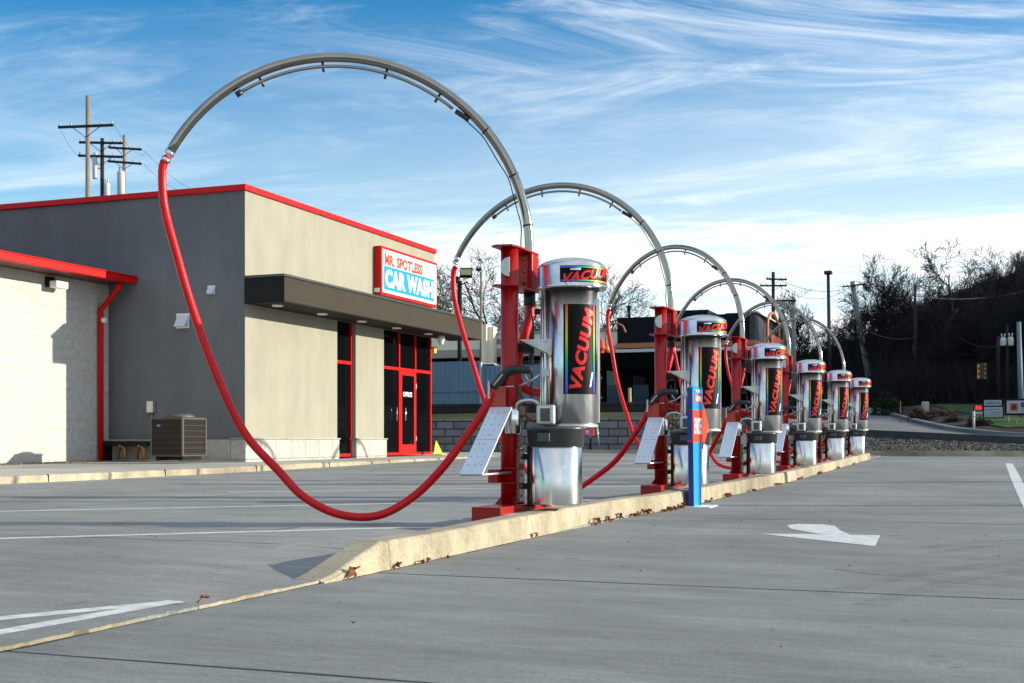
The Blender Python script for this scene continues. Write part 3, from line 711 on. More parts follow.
flat_text('CAR WASH', .28, .055, (.005,-.005,1.005), (0,1,0), (0,0,1), signwhite, sg, .03)
flat_text('MR. SPOTLESS', .26, .03, (.005,-.01,1.075), (0,1,0), (0,0,1), signwhite, sg, .02)
MB().box(-.14,.16,-.22,.22,0,.008).build('foot_plate', white, sg)

# ------------------------------------------------------------------ car wash building
FX = -13.9; Y0 = 21.6; Y1 = 30.78; TOP = 5.72; SW = .235
cw = empty('car_wash_building', (FX, 26, SW), 'cream and grey car wash building with red roof trim and a dark canopy', 'building')
def P(mb, name, m, par, bevel=0):
    """world-coordinate mesh hung under a parent that sits away from the origin"""
    o = mb.build(name, m, None, bevel); o.parent = par; off = Vector(par.location)
    q = par.parent
    while q: off += Vector(q.location); q = q.parent
    o.data.transform(Matrix.Translation(-off)); o.data.update(); return o
def FT(s, w, h, origin, ex, ey, m, par, **k):
    o = flat_text(s, w, h, origin, ex, ey, m, None, **k); o.parent = par; off = Vector(par.location); o.data.transform(Matrix.Translation(-off)); return o
def yf(px, X=FX):
    t = (px-512)/1260; return X*(.355*t+.935)/(.935*t-.355)
WZ = .235+.40
yA, yB, yC, yD = yf(337), yf(355.5), yf(384), yf(433.5)
RC = .12
# east face: wall pieces around the glazed openings (grey return faces on the south side)
w = MB().box(FX-.3, FX, Y0, yA, WZ, TOP-.12)
w.box(FX-.3, FX, yB, yC-.02, WZ, 3.36).box(FX-.3, FX, yA, Y1, 3.36, TOP-.12)
P(w, 'front_wall', stucco_l, cw)
P(MB().box(-32, FX-.003, Y0-.006, Y0+.25, .64, TOP-.12), 'side_wall', stucco_g, cw)
P(MB().box(-32, FX-.31, Y1-.25, Y1, SW, TOP-.12).box(-32,-31.7,Y0+.26,Y1-.26,SW,TOP-.12), 'rear_wall', stucco_l, cw)
P(MB().box(-31.9, FX-.31, Y0+.26, Y1-.26, 5.0, 5.2), 'roof_deck', darkmetal, cw)
P(MB().box(-32.05, FX+.05, Y0-.06, Y0+.26, TOP-.12, TOP).box(FX-.30, FX+.05, Y0+.262, Y1+.02, TOP-.12, TOP).box(-32.05, FX-.302, Y1-.26, Y1+.05, TOP-.12, TOP).box(-32.05,-31.7,Y0+.262,Y1-.262,TOP-.12,TOP), 'roof_coping', redgloss, cw, .01)
P(MB().box(FX-.3, FX+.045, Y0-.05, yA+.03, SW-.1, WZ).box(FX-.3, FX+.045, yB-.04, yC+.06, SW-.1, WZ), 'stone_base', stone_x, cw, .012)
P(MB().box(FX-.3, FX+.065, Y0-.07, yA+.05, WZ, WZ+.025).box(FX-.3, FX+.065, yB-.06, yC+.08, WZ, WZ+.025), 'stone_sill', walkc, cw, .004)
P(MB().box(-17.2, FX-.3, Y0-.055, Y0+.2, SW-.1, WZ), 'stone_base', stone_y, cw, .01)
GX = FX-RC
def framed(par, ya, yb, verts, transom_z, ztop=3.36):
    P(MB().box(GX-.03, GX-.02, ya, yb, SW, ztop), 'pane', glass, par)
    f = MB(); t = .055
    f.box(GX-.05, GX+.03, ya, yb, SW, SW+.07); 
    for z in transom_z: f.box(GX-.05, GX+.03, ya, yb, z, z+.075)
    for y in verts: f.box(GX-.05, GX+.034, y-t/2, y+t/2, SW, ztop)
    return P(f, 'frame', redgloss, par, .003)
win1 = empty('window', (0,0,0)); win1.parent = cw; win1.location = (0,0,0); win1.location = Vector((GX, (yA+yB)/2, 1)) - Vector(cw.location)
tz = 2.38
framed(win1, yA, yB, [yB-.03], [tz])
win2 = empty('window', (0,0,0)); win2.parent = cw; win2.location = Vector((GX, (yC+yD)/2, 1)) - Vector(cw.location)
yd0, yd1 = yf(398.8, GX), yf(414, GX)
yD2 = Y1-.01
framed(win2, yC, yD2, [yC+.04, yd0-.03, yd1+.03, yD2-.04], [tz])
door = empty('door', (0,0,0)); door.parent = cw; door.location = Vector((GX, (yd0+yd1)/2, 1)) - Vector(cw.location)
d = MB().box(GX+.0, GX+.045, yd0, yd1, SW+.02, SW+.27).box(GX+.0, GX+.045, yd0, yd1, tz-.11, tz-.01)
d.box(GX+.0, GX+.045, yd0, yd0+.09, SW+.27, tz-.11).box(GX+.0, GX+.045, yd1-.09, yd1, SW+.27, tz-.11)
P(d, 'leaf_frame', redgloss, door, .003)
P(MB().box(GX+.01, GX+.02, yd0+.09, yd1-.09, SW+.27, tz-.11), 'pane', glass, door)
yh = yd0+.16
P(MB().tube([(GX+.045,yh,1.0+SW-.12),(GX+.11,yh,1.0+SW-.12),(GX+.11,yh+.0,1.32+SW-.12),(GX+.045,yh,1.32+SW-.12)], .015, 8), 'handle', chrome, door)
P(MB().tube([(GX+.03,yd0-.22,1.0+SW-.12),(GX+.05,yd0-.22,1.0+SW-.12),(GX+.05,yd0-.22,1.32+SW-.12),(GX+.03,yd0-.22,1.32+SW-.12)], .012, 8), 'handle', chrome, win2)
P(MB().box(GX+.045,GX+.06,yd1-.02,yd1+.03,.6,.72).box(GX+.045,GX+.06,yd1-.02,yd1+.03,1.95,2.08), 'hinge', zinc, door)
o = flat_text('OFFICE', .52, .12, (GX+.022, (yd0+yd1)/2, 1.79), (0,1,0), (0,0,1), signwhite, None, bold=.03); o.parent = door; o.data.transform(Matrix.Translation(-Vector(door.location)-Vector(cw.location)))
# dark interior behind the panes
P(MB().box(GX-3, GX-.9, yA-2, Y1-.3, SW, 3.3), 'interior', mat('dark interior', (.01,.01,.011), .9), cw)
# canopy
CX = -12.98; CE = yf(481, CX); CT, CB = 3.89, 3.34
can_ = P(MB().box(FX+.002, CX, Y0-.03, CE, CB+.02, CT-.05), 'canopy', brown, cw)
ofs = Vector(cw.location)
def PC(mb, name, m, bevel=0):
    o = mb.build(name, m, None, bevel); o.parent = can_; o.data.transform(Matrix.Translation(-ofs)); return o
PC(MB().box(FX+.004, CX+.03, Y0-.07, CE+.04, CT-.05, CT), 'canopy_trim', mat('dark bronze flashing', (.07,.075,.08), .4, .5), .004)
PC(MB().box(FX+.004, CX-.003, Y0-.034, Y0-.0305, CB+.02, CT-.052), 'end_panel', darkmetal)
PC(MB().box(FX+.004, CX-.004, Y0-.025, CE-.004, CB, CB+.019), 'soffit', soffit_m)
for i, px in enumerate((277.5, 322, 361.5, 396.5, 428)):
    yq = yf(px, -13.42)
    PC(MB().lathe([(.11,-.03),(.115,-.01),(.115,0)], (-13.42,yq,CB), 20), 'downlight', mat('frosted downlight', (.75,.74,.7), .5) if i == 0 else MATS['frosted downlight'])
yq = yf(441, -13.4)
PC(MB().lathe([(.02,-.24),(.06,-.22),(.075,-.16),(.07,-.13),(.10,-.12),(.10,0)], (-13.4,yq,CB), 20), 'dome_camera', white)
P(MB().box(FX-.2,FX-.02,Y1+.02,Y1+.16,2.95,3.12).box(FX-.16,FX-.08,Y1,Y1+.03,3.0,3.08), 'wall_lamp', yellow, cw, .01)
# sign cabinet
sy0, sy1, sz0, sz1 = yf(381,-13.7), yf(437,-13.7), 4.12, 5.30
sgn = empty('wall_sign', (FX, (sy0+sy1)/2, 4.7), 'red framed white and blue car wash sign on the cream wall above the canopy', 'sign')
P(MB().box(FX+.003, FX+.20, sy0, sy1, sz0, sz1), 'cabinet', redgloss, sgn, .008)
P(MB().box(FX+.201, FX+.206, sy0+.07, sy1-.07, sz0+.07, sz1-.07), 'face', signwhite, sgn)
ym = (sy0+sy1)/2
P(MB().box(FX+.207, FX+.209, sy0+.13, sy1-.22, sz0+.14, sz0+.72), 'blue_band', signblue, sgn)
FT('MR. SPOTLESS', 2.16, .28, (FX+.207, ym-.38, sz0+.875), (0,1,0), (0,0,1), signred, sgn, bold=.055)
FT('CAR WASH', 2.78, .44, (FX+.210, ym-.045, sz0+.43), (0,1,0), (0,0,1), signwhite, sgn, bold=.05)
P(MB().box(FX+.02, FX+.16, sy0-.02, sy0-.001, sz0+.06, sz0+.16), 'maker_plate', white, sgn)

# low wing with painted block wall
LX = -17.2
lw = empty('block_wing', (LX, 14, .2), 'low wing of pale painted split-face block with red gutter', 'building')
P(MB().box(LX-8, LX, 4, Y0-.02, .1, 3.95), 'wall', cmu, lw)
rf = MB().add([(LX+.62,3.8,3.98),(LX+.62,Y0+.0,3.98),(LX-8.5,Y0+.0,5.3),(LX-8.5,3.8,5.3),(LX+.62,3.8,3.93),(LX+.62,Y0,3.93),(LX-8.5,Y0,5.25),(LX-8.5,3.8,5.25)], [(0,1,2,3),(7,6,5,4),(0,4,5,1),(1,5,6,2),(3,2,6,7),(0,3,7,4)])
for i in range(40):
    y = 4.0+.45*i
    if y < Y0-.05: rf.add([(LX+.62,y-.012,3.98),(LX+.62,y+.012,3.98),(LX-8.5,y+.012,5.3),(LX-8.5,y-.012,5.3),(LX+.62,y-.012,4.02),(LX+.62,y+.012,4.02),(LX-8.5,y+.012,5.34),(LX-8.5,y-.012,5.34)], [(4,5,6,7),(0,4,7,3),(1,2,6,5),(0,1,5,4)])
roofp = P(rf, 'roof', mat('dark red metal roof', (.22,.015,.012), .4, .2), lw)
P(MB().box(LX+.003, LX+.598, 3.85, Y0-.03, 3.85, 3.90), 'soffit', mat('red brown soffit', (.10,.02,.015), .6), lw)
P(MB().box(LX+.60, LX+.73, 3.8, Y0-.03, 3.84, 4.0).box(LX+.73, LX+.75, 3.8, Y0-.03, 3.975, 4.0), 'gutter', redgloss, lw, .01)
dy = yf(100, LX+.06)
P(MB().tube([(LX+.55,Y0-.38,3.86),(LX+.55,Y0-.38,3.76),(LX+.30,(dy+Y0-.38)/2,3.50),(LX+.075,dy,3.30),(LX+.075,dy,3.1),(LX+.075,dy,.22)], .058, 10), 'downspout', redgloss, lw)
yl = yf(54, LX+.1)
P(MB().box(LX+.0, LX+.1, yl-.15, yl+.02, 3.60, 3.80), 'floodlight', darkmetal, lw, .01)
P(MB().box(LX+.1, LX+.28, yl-.14, yl+.20, 3.58, 3.72), 'floodlight_lens', white, lw, .02)
P(MB().tube([(LX+.0,Y0-.25,3.08),(LX+.12,Y0-.25,3.1)], .06, 12).tube([(LX+.1,Y0-.22,3.12),(LX+.16,Y0-.38,3.08)], .05, 14), 'camera', white, lw)

# things on the grey wall
def xw(px, Y=Y0):
    t = (px-512)/1260; return Y*(.935*t-.355)/(.355*t+.935)
def zw(py, X, Y): return CAMH + (440-py)*(Y*.935-X*.355)/1260
def hood(px, py, w, label):
    x = xw(px); z = zw(py, x, Y0); e = empty('wall_vent', (x, Y0-.01, z), label, 'vent', 'metal vent hoods on the grey wall')
    h = w*.95
    MB().add([(-w/2,0,h/2),(w/2,0,h/2),(w/2,-w*.55,-h/2),(-w/2,-w*.55,-h/2),(-w/2,0,-h/2),(w/2,0,-h/2)], [(0,3,2,1),(0,4,3),(1,2,5),(3,4,5,2)]).build('hood', mat('bright vent metal', (.62,.66,.70), .4, .4) if 'bright vent metal' not in MATS else MATS['bright vent metal'], e)
    MB().box(-w*.6,w*.6,-.008,.002,-h*.6,h*.62).build('flange', MATS['bright vent metal'], e)
hood(183, 321, .26, 'larger metal vent hood low on the grey side wall')
hood(211.5, 290, .15, 'smaller metal vent hood high on the grey side wall near the corner')
x = xw(152.5); z = zw(407, x, Y0)
e = empty('electrical_box', (x, Y0-.01, z), 'small grey electrical box on the grey wall above the air conditioner', 'electrical box')
MB().box(-.08,.08,-.10,-.003,-.12,.12).build('box', castal, e, .01)
MB().tube([(.0,-.03,-.12),(.0,-.03,-.62)], .016, 8).build('conduit', zinc, e)
for i, px in enumerate((121, 140)):
    x = xw(px, Y0-.3); e = empty('gas_valve', (x, Y0-.3, SW), ['brown pipe valve standing nearest the block wing corner','brown pipe valve standing next to the air conditioner'][i], 'pipe valve', 'pipe valves at the foot of the grey wall')
    MB().tube(spline([(-.12,.05,0),(-.10,.02,.14),(0,0,.26),(.08,0,.2),(.1,0,0)],5), .045, 10).build('pipe', brass, e)
    MB().lathe([(.03,0),(.07,.02),(.07,.06),(.03,.08),(.03,.12)], (0,0,.22), 14).build('body', brass, e)
tag(MB().box(xw(111), xw(153)+.1, Y0-.36, Y0-.07, .50, .60).box(xw(111),xw(111)+.08,Y0-.36,Y0-.07,.2,.5).build('pipe_cover', darkmetal, None, .01), 'long black pipe cover along the foot of the grey wall', 'pipe cover')
# air conditioner
ac = empty('air_conditioner', (-14.47, 20.2, SW), 'square outdoor air conditioner with dark wire grille beside the grey wall', 'air conditioner')
aw, ad, ah = .36, .38, .80
MB().box(-aw,aw,-ad,ad,.07,.11).box(-aw,aw,-ad,ad,ah-.03,ah+.01).build('cabinet', mat('grey beige cabinet paint', (.09,.082,.07), .5, .2), ac, .02)
MB().box(-aw+.02,aw-.02,-ad+.02,ad-.02,.11,ah-.03).build('coil', mat('dark bronze coil', (.018,.015,.013), .6, .4, var=.3, vscale=40), ac)
gm = MB()
for i in range(7):
    z = .12+i*.108
    gm.box(-aw,aw,-ad-.004,-ad+.004,z,z+.008).box(aw-.004,aw+.004,-ad,ad,z,z+.008)
for i in range(30):
    t = -1+2*i/29; gm.box(aw*t-.0025,aw*t+.0025,-ad-.003,-ad+.003,.1,ah-.03); gm.box(aw-.003,aw+.003,ad*t-.0025,ad*t+.0025,.1,ah-.03)
gm.build('grille', mat('brown grille wire', (.07,.058,.048), .5, .5), ac)
for q_ in ((-aw,-aw+.03,-ad-.006,-ad+.03,.1,ah),(aw-.03,aw+.006,-ad-.006,-ad+.03,.1,ah),(aw-.03,aw+.006,ad-.03,ad,.1,ah)): B(*q_).build('corner_post', MATS['grey beige cabinet paint'], ac)
MB().lathe([(.30,0),(.31,.02),(.26,.06),(.22,.075),(.02,.08)], (0,0,ah+.01), 28).build('fan_guard', MATS['grey beige cabinet paint'], ac)
MB().add([(-.17+.045*math.cos(k*math.pi/8), -ad-.012, .655+.022*math.sin(k*math.pi/8)) for k in range(16)], [tuple(range(16))]).build('badge', mat('blue badge', (.12,.16,.5), .4), ac)
MB().box(-.3,-.2,-.3,.3,0,.07).box(.2,.3,-.3,.3,0,.07).build('feet', darkmetal, ac)

# sidewalk, kerb and gravel strip by the building
mb = MB(); ysw = axis([(2,38,36)])
KX = -12.0
def swz(y): return g(y)*.9+.145 if y < 20 else max(g(20)*.9+.145, .9*g(20)+.145 + .3*(g(y)-g(20)))
for a, b in zip(ysw[:-1], ysw[1:]):
    mb.add([(KX-.16,a,swz(a)),(KX-.16,b,swz(b)),(-17.25 if b<=22 else -17.25,b,swz(b)),(-17.25,a,swz(a))], [(3,0,1,2)])
tag(mb.build('sidewalk', walkc), kind='structure')
mb = MB()
for a, b in zip(ysw[:-1], ysw[1:]):
    vs = []
    for y in (a, b): vs += [(KX+.01,y,g(y)-.02),(KX,y,swz(y)-.02),(KX-.02,y,swz(y)+.002),(KX-.16,y,swz(y)+.002)]
    mb.add(vs, [(0,4,5,1),(1,5,6,2),(2,6,7,3)])
tag(mb.build('sidewalk_kerb', kerb_m), kind='structure')
mb = MB()
for i in range(14):
    y = 3.4+2.6*i; mb.box(KX-.17,KX+.012,y-.005,y+.005,g(y)-.01,swz(y)+.0045)
tag(mb.build('sidewalk_joints', joint_m), kind='structure')
rr = random.Random(9); mb = MB()
for i in range(3500):
    x = -17.18+rr.random()*.62; y = rr.uniform(12, Y0-.1); s = rr.uniform(.012,.032); z = swz(y)+.004
    v = [Vector((rr.uniform(-1,1),rr.uniform(-1,1),rr.uniform(0,.8)))*s for _ in range(4)]
    mb.add([(x+q.x,y+q.y,z+q.z) for q in v], [(0,1,2),(0,2,3),(0,3,1),(1,3,2)])
tag(mb.build('wall_gravel', mat('brown gravel', (.20,.13,.09), .9, var=.5, vscale=15)), kind='stuff')

# caution wedge at the end of the building
e = empty('caution_marker', (-13.62, yf(437,-13.62), SW), 'small yellow caution wedge at the right corner of the building', 'caution marker')
MB().add([(-.05,-.12,0),(.12,.12,0),(-.02,-.02,.38),(-.10,.02,0),(.05,.16,0),(-.06,.0,.38)], [(0,1,2),(3,5,4),(0,2,5,3),(1,4,5,2)]).build('panel', yellow, e)
MB().box(-.1,.18,-.1,.2,0,.02).build('foot', yellow, e)

# ------------------------------------------------------------------ north terrace: walls, fence, grass
tag(MB().box(-40,-8,37.86,38.25,.1,1.30).build('retaining_wall', blockw, None, .02), 'long grey block retaining wall below the grass bank', 'retaining wall')
cap = MB()
tag(sheet('lawn_strip', -12.1, -3.2, 34.9, 37.85, grass_m, .012, fn=lambda x,y: g(y)), kind='structure')
mb = MB()
for a,b in zip(axis([(-12,45,20)])[:-1], axis([(-12,45,20)])[1:]):
    mb.box(a,b,34.75,34.9,g(34.8)-.03,g(34.8)+.14)
tag(mb.build('lot_end_kerb', kerb_m), kind='structure')
def terr(x, y): return H(x, y)+.015
def tsheet(name, x0, x1, ys_, m, nx=20, off=.015):
    X = axis([(x0,x1,nx)]); mb = MB(); n = len(X)
    mb.add([(x,y,H(x,y)+off) for y in ys_ for x in X], [(j*n+i, j*n+i+1, (j+1)*n+i+1, (j+1)*n+i) for j in range(len(ys_)-1) for i in range(n-1)], True)
    return tag(mb.build(name, m), kind='structure')
tsheet('grass_bank', -40, -8.2, axis([(38.25,42.05,6)]), grass_m)
tag(MB().box(-40,-9.0,42.05,42.35,1.2,1.93).build('black_retaining_wall', railtie, None, .02), 'black upper retaining wall under the blue metal fence', 'retaining wall')
fe = empty('metal_fence', (-20, 42.4, 1.9), 'tall blue corrugated metal fence on the upper wall, right of the car wash', 'fence')
def fence_panel(x0, x1, z0, z1):
    mb = MB(); n = int((x1-x0)/.09); top = []
    for i in range(n+1):
        x = x0+(x1-x0)*i/n; y = 42.45+(.03 if i%2 else 0); top.append((x,y))
    for (a,b),(c,d) in zip(top[:-1],top[1:]): mb.quad((a,b,z0),(c,d,z0),(c,d,z1),(a,b,z1))
    return mb
P(fence_panel(-24,-17.35,1.93,3.50), 'panel', bluem, fe); P(fence_panel(-17.30,-14.9,1.93,3.32), 'panel', bluem, fe)
P(MB().box(-24,-14.9,42.41,42.43,2.38,2.42), 'rail', bluem, fe); P(MB().box(-17.36,-17.3,42.38,42.5,1.93,3.45).box(-14.93,-14.87,42.38,42.5,1.93,3.35), 'fence_post', greym, fe)
fe2 = empty('board_fence', (-12,43.2,1.9), 'weathered grey board fence behind the nearest vacuum canister', 'fence')
bf = MB()
for i in range(int((at(601,43.2)+14.8)/.16)):
    x = -14.8+i*.16; bf.box(x,x+.15,43.2,43.23,1.9,3.05+.02*math.sin(i*3))
P(bf, 'boards', mat('weathered grey boards', (.12,.125,.12), .9, var=.3, vscale=3), fe2); P(MB().box(-14.85,at(601,43.2),43.235,43.27,2.1,2.18).box(-14.85,at(601,43.2),43.235,43.27,2.8,2.88), 'rails', MATS['weathered grey boards'], fe2)

# cream shopping strip far behind
SYY = 78
sm_ = empty('shopping_strip', (-35, SYY, 2.3), 'long cream and taupe shopping strip behind the blue fence', 'building')
xa, xb = at(380,SYY), at(640,SYY); z = lambda py, px=500: zat(py, at(px,SYY), SYY)
P(MB().box(xa, xb, SYY, SYY+12, 2.0, z(361)), 'wall', mat('dark shopfront', (.03,.032,.033), .5), sm_)
P(MB().box(xa, xb, SYY-1.2, SYY+12.1, z(350), z(336)), 'upper_fascia', cream, sm_)
P(MB().box(xa, xb, SYY-1.25, SYY+12.05, z(358), z(350)-.003), 'lower_fascia', taupe, sm_)
P(MB().box(xa, xb, SYY-1.3, SYY+12.15, z(336)+.002, z(334)), 'coping', taupe, sm_)
x0, x1 = at(484,SYY-1.8), at(493.8,SYY-1.8)
P(MB().box(x0, x0+(x1-x0)*.45, SYY-2.2, SYY-1.31, 2.2, z(327)).box(x0+(x1-x0)*.45, x1, SYY-1.9, SYY-1.31, 2.2, z(329)), 'entrance_pylon', cream, sm_)
for i in range(16):
    a = xa+ (xb-xa)*(i+.1)/16; b = xa+(xb-xa)*(i+.85)/16
    P(MB().box(a,b,SYY-.05,SYY-.004,2.3,z(361)-.1), 'window', glass if i%2 else mat('shop window', (.03,.05,.06), .1) if 'shop window' not in MATS else MATS['shop window'], sm_)
tag(P(MB().box(at(495.6,SYY-1.3),at(501.5,SYY-1.3),SYY-1.27,SYY-1.205,z(345),z(340.5)), 'fascia_sign', mat('faded blue sign', (.12,.22,.32), .5), sm_), 'small faded blue fascia sign')
tag(P(MB().box(at(519.5,SYY-1.3),at(523,SYY-1.3),SYY-1.27,SYY-1.205,z(348),z(345.5)), 'fascia_sign', MATS['faded blue sign'], sm_))

# parked cars behind the fence
def car(x, y, z, rz, body, label):
    r0 = empty('parked_car', (x,y,z), label, 'car', 'cars parked behind the fence'); r0.rotation_euler.z = rz
    prof = [(-2.2,.35),(-2.2,.85),(-1.9,.98),(-1.5,1.0),(-.95,1.42),(.45,1.45),(1.15,1.02),(2.0,.88),(2.2,.7),(2.2,.35)]
    n = len(prof)
    def shell(pr, w): 
        m_ = MB(); k = len(pr); m_.add([(a,-w*(1 if b<1.1 else .82),b) for a,b in pr]+[(a,w*(1 if b<1.1 else .82),b) for a,b in pr],
            [tuple(range(k)), tuple(range(2*k-1,k-1,-1))]+[(i,k+i,k+(i+1)%k,(i+1)%k) for i in range(k)]); return m_
    shell(prof, .88).build('body', body, r0, .05)
    wp = [(-1.38,1.04),(-.93,1.37),(.42,1.40),(1.0,1.04)]
    mw = MB()
    for s2 in (-1, 1):
        mw.add([(a,s2*(.895 if b<1.1 else .75),b) for a,b in wp], [(0,1,2,3) if s2<0 else (3,2,1,0)])
    mw.add([(1.17,-.72,1.03),(1.17,.72,1.03),(.52,.64,1.435),(.52,-.64,1.435)], [(0,1,2,3)]).add([(-1.54,-.72,1.02),(-1.54,.72,1.02),(-1.0,.64,1.41),(-1.0,-.64,1.41)], [(3,2,1,0)])
    mw.build('window', glass, r0)
    for a in (-1.4, 1.4):
        for s2 in (-1, 1): MB().tube([(a,s2*.72,.33),(a,s2*.91,.33)], .33, 18).build('wheel', blackp, r0)
    for s2 in (-.62,.62): MB().box(2.14,2.215,s2-.18,s2+.18,.66,.76).build('headlight', white, r0)
    return r0
carw = mat('white car paint', (.6,.62,.64), .3, coat=.6); card = mat('dark blue car paint', (.03,.05,.09), .25, coat=.6); carr = mat('silver car paint', (.35,.37,.4), .3, .6, coat=.5)
car(at(487,55), 55, 2.75, .2, carw, 'white car whose roof shows just right of the blue fence')
car(at(546,60), 60, 2.3, 0, carr, 'silver car glimpsed between the nearest post and canister')
car(at(470,60), 60, 2.2, 0, card, 'dark blue car roof behind the top of the blue fence')
gw = MB().box(at(484.5,46), at(500,46), 46, 46.3, 1.8, zat(368, at(490,46), 46))
tag(gw.build('dumpster_screen', mat('grey stained screen', (.10,.105,.11), .8, var=.3, vscale=2)), 'grey screen wall between the blue fence and the nearest red post', 'screen wall')

# ------------------------------------------------------------------ restaurant
RY = 70; rx0, rx1 = at(617,RY), at(754,RY); rt = zat(313, rx1, RY); Z2 = 2.6
zr = lambda py, px=700, Y=RY: zat(py, at(px,Y), Y)
rs = empty('restaurant', (rx0, RY, Z2), 'black sided restaurant with copper band, arched copper trim and dark porch', 'building')
P(MB().box(rx0, rx1, RY, RY+9, Z2, rt), 'wall', blackwall, rs)
P(MB().box(rx0-.05, rx1+.08, RY-.10, RY+9.05, zr(346.3), zr(341.3)), 'copper_band', copper, rs)
P(MB().box(rx0-.05, rx1+.0, RY-.14, RY-.003, zr(351.5), zr(347.5)), 'gutter', silver, rs)
# slate side gable with sloped parapet
P(MB().add([(rx1+.05,RY-.06,Z2),(rx1+.05,RY+13.5,Z2),(rx1+.05,RY+13.5,rt-.2),(rx1+.05,RY+10.2,rt+1.2),(rx1+.05,RY+9.8,rt-.9),(rx1+.05,RY-.06,rt+.05),
            (rx1-.25,RY-.06,Z2),(rx1-.25,RY+13.5,Z2),(rx1-.25,RY+13.5,rt-.2),(rx1-.25,RY+10.2,rt+1.2),(rx1-.25,RY+9.8,rt-.9),(rx1-.25,RY-.06,rt+.05)],
            [(0,1,2,3,4,5),(11,10,9,8,7,6)]+[(i,6+i,6+(i+1)%6,(i+1)%6) for i in range(6)]), 'side_gable', slate, rs)
P(MB().box(rx1-.3, rx1+.2, RY-.12, RY+9.8, rt+.03, rt+.10), 'parapet_cap', silver, rs)
P(MB().box(rx1-2.2, rx1-.3, RY+3, RY+9.5, rt, rt+.35).box(at(653,RY), at(700,RY), RY+2, RY+5, rt, rt+.5), 'roof_box', blackwall, rs)
xg = rx1+.22
P(MB().tube(spline([(xg,RY+3.0,rt-1.8),(xg,RY+3.0,rt-.5),(xg,RY+3.5,rt+.1),(xg,RY+5.0,rt+.45),(xg,RY+6.6,rt+.1),(xg,RY+7.2,rt-.5),(xg,RY+7.2,rt-2.4)],6), .09, 8), 'copper_arch', copper, rs)
P(MB().box(rx1+.06,rx1+.35,RY+3.6,RY+8.2,rt-2.0,rt-.9), 'side_sign', mat('dull red panel', (.28,.05,.035), .5), rs)
P(MB().lathe([(.28,0),(.28,.4),(.22,.5),(.12,.9),(.05,1.0)], (rx1+.6,RY+7.0,rt-3.2), 12), 'copper_lantern', copper, rs)
px_ = at(629,RY+4)
P(MB().tube([(px_,RY+4,rt),(px_,RY+4,rt+1.05)], .09, 8).tube([(px_,RY+4,rt+.98),(px_,RY+4,rt+1.1)], .15, 8), 'vent_stack', darkmetal, rs)
# porch in front
PYY = 52; pa, pb = at(600,PYY), at(726,PYY); pt = zat(352, at(640,PYY), PYY)
P(MB().box(pa, pb, PYY, RY-.2, pt-.7, pt), 'porch_roof', blackroof, rs)
P(MB().box(pa, pb, PYY+7.5, PYY+7.8, 1.8, pt-.7), 'porch_back_wall', blackroof, rs)
P(MB().box(pa, pb, PYY+.2, PYY+7.4, 1.75, 2.0), 'porch_floor', asph, rs)
for px in (600.5, 626.5, 666, 714):
    x = at(px, PYY+.5); P(MB().box(x-.22,x+.22,PYY+.3,PYY+.7,1.4,pt-.7), 'porch_column', blackroof, rs)
for p0, p1 in ((603,621),(631,648.5),(656,664),(690,710)):
    a, b = at(p0,PYY+7.4), at(p1,PYY+7.4)
    wq = P(MB().box(a,b,PYY+7.40,PYY+7.45, zat(404,a,PYY+7.4), zat(385,a,PYY+7.4)), 'window', mat('blue reflection glass', (.02,.05,.09), .08) if 'blue reflection glass' not in MATS else MATS['blue reflection glass'], rs)  # blue base colour stands for a reflection in the porch panes
tag(MB().box(at(638,50),at(650.5,50),50,50.5,1.7,zat(409,at(644,50),50)).build('utility_cabinet', mat('pale grey cabinet', (.30,.33,.37), .5), None, .02), 'pale grey utility cabinet in front of the dark porch', 'cabinet')
tag(MB().tube([(at(629.5,50.5),50.5,1.6),(at(629.5,50.5),50.5,zat(388,at(629.5,50.5),50.5))], .07, 8).build('porch_bollard', mat('tan bollard paint', (.35,.28,.16), .6)), 'thin tan post standing in front of the porch', 'post')
# copper lamp on curved arm left of restaurant
lx_, ly_ = at(606,66), 66
e = empty('arched_lamp', (lx_,ly_,2), 'copper lantern hung from a curved pipe left of the restaurant', 'lamp')
b0_ = zat(351,lx_,66)-2; t0_ = zat(324,lx_,66)-2
MB().tube(spline([(0,0,b0_),(0,0,t0_-.5),(.15,0,t0_-.1),(.5,0,t0_),(.9,0,t0_-.12),(1.1,0,t0_-.5)],6), .05, 8).build('arm', copper, e)
MB().lathe([(.2,0),(.2,.25),(.15,.35),(.06,.5)], (0,0,b0_-.1), 12).build('lantern', copper, e)
MB().tube([(0,0,-.3),(0,0,b0_)], .05, 8).build('mast', darkmetal, e)
tag(MB().lathe([(.22,0),(.2,.05),(.08,.5),(.03,.55)], (at(601.5,64),64,zat(349,at(601.5,64),64)), 10).lathe([(.12,-3),(.12,0)], (at(601.5,64),64,zat(349,at(601.5,64),64)), 8).build('red_bollard', signred), 'small red marker beside the copper lantern', 'marker')

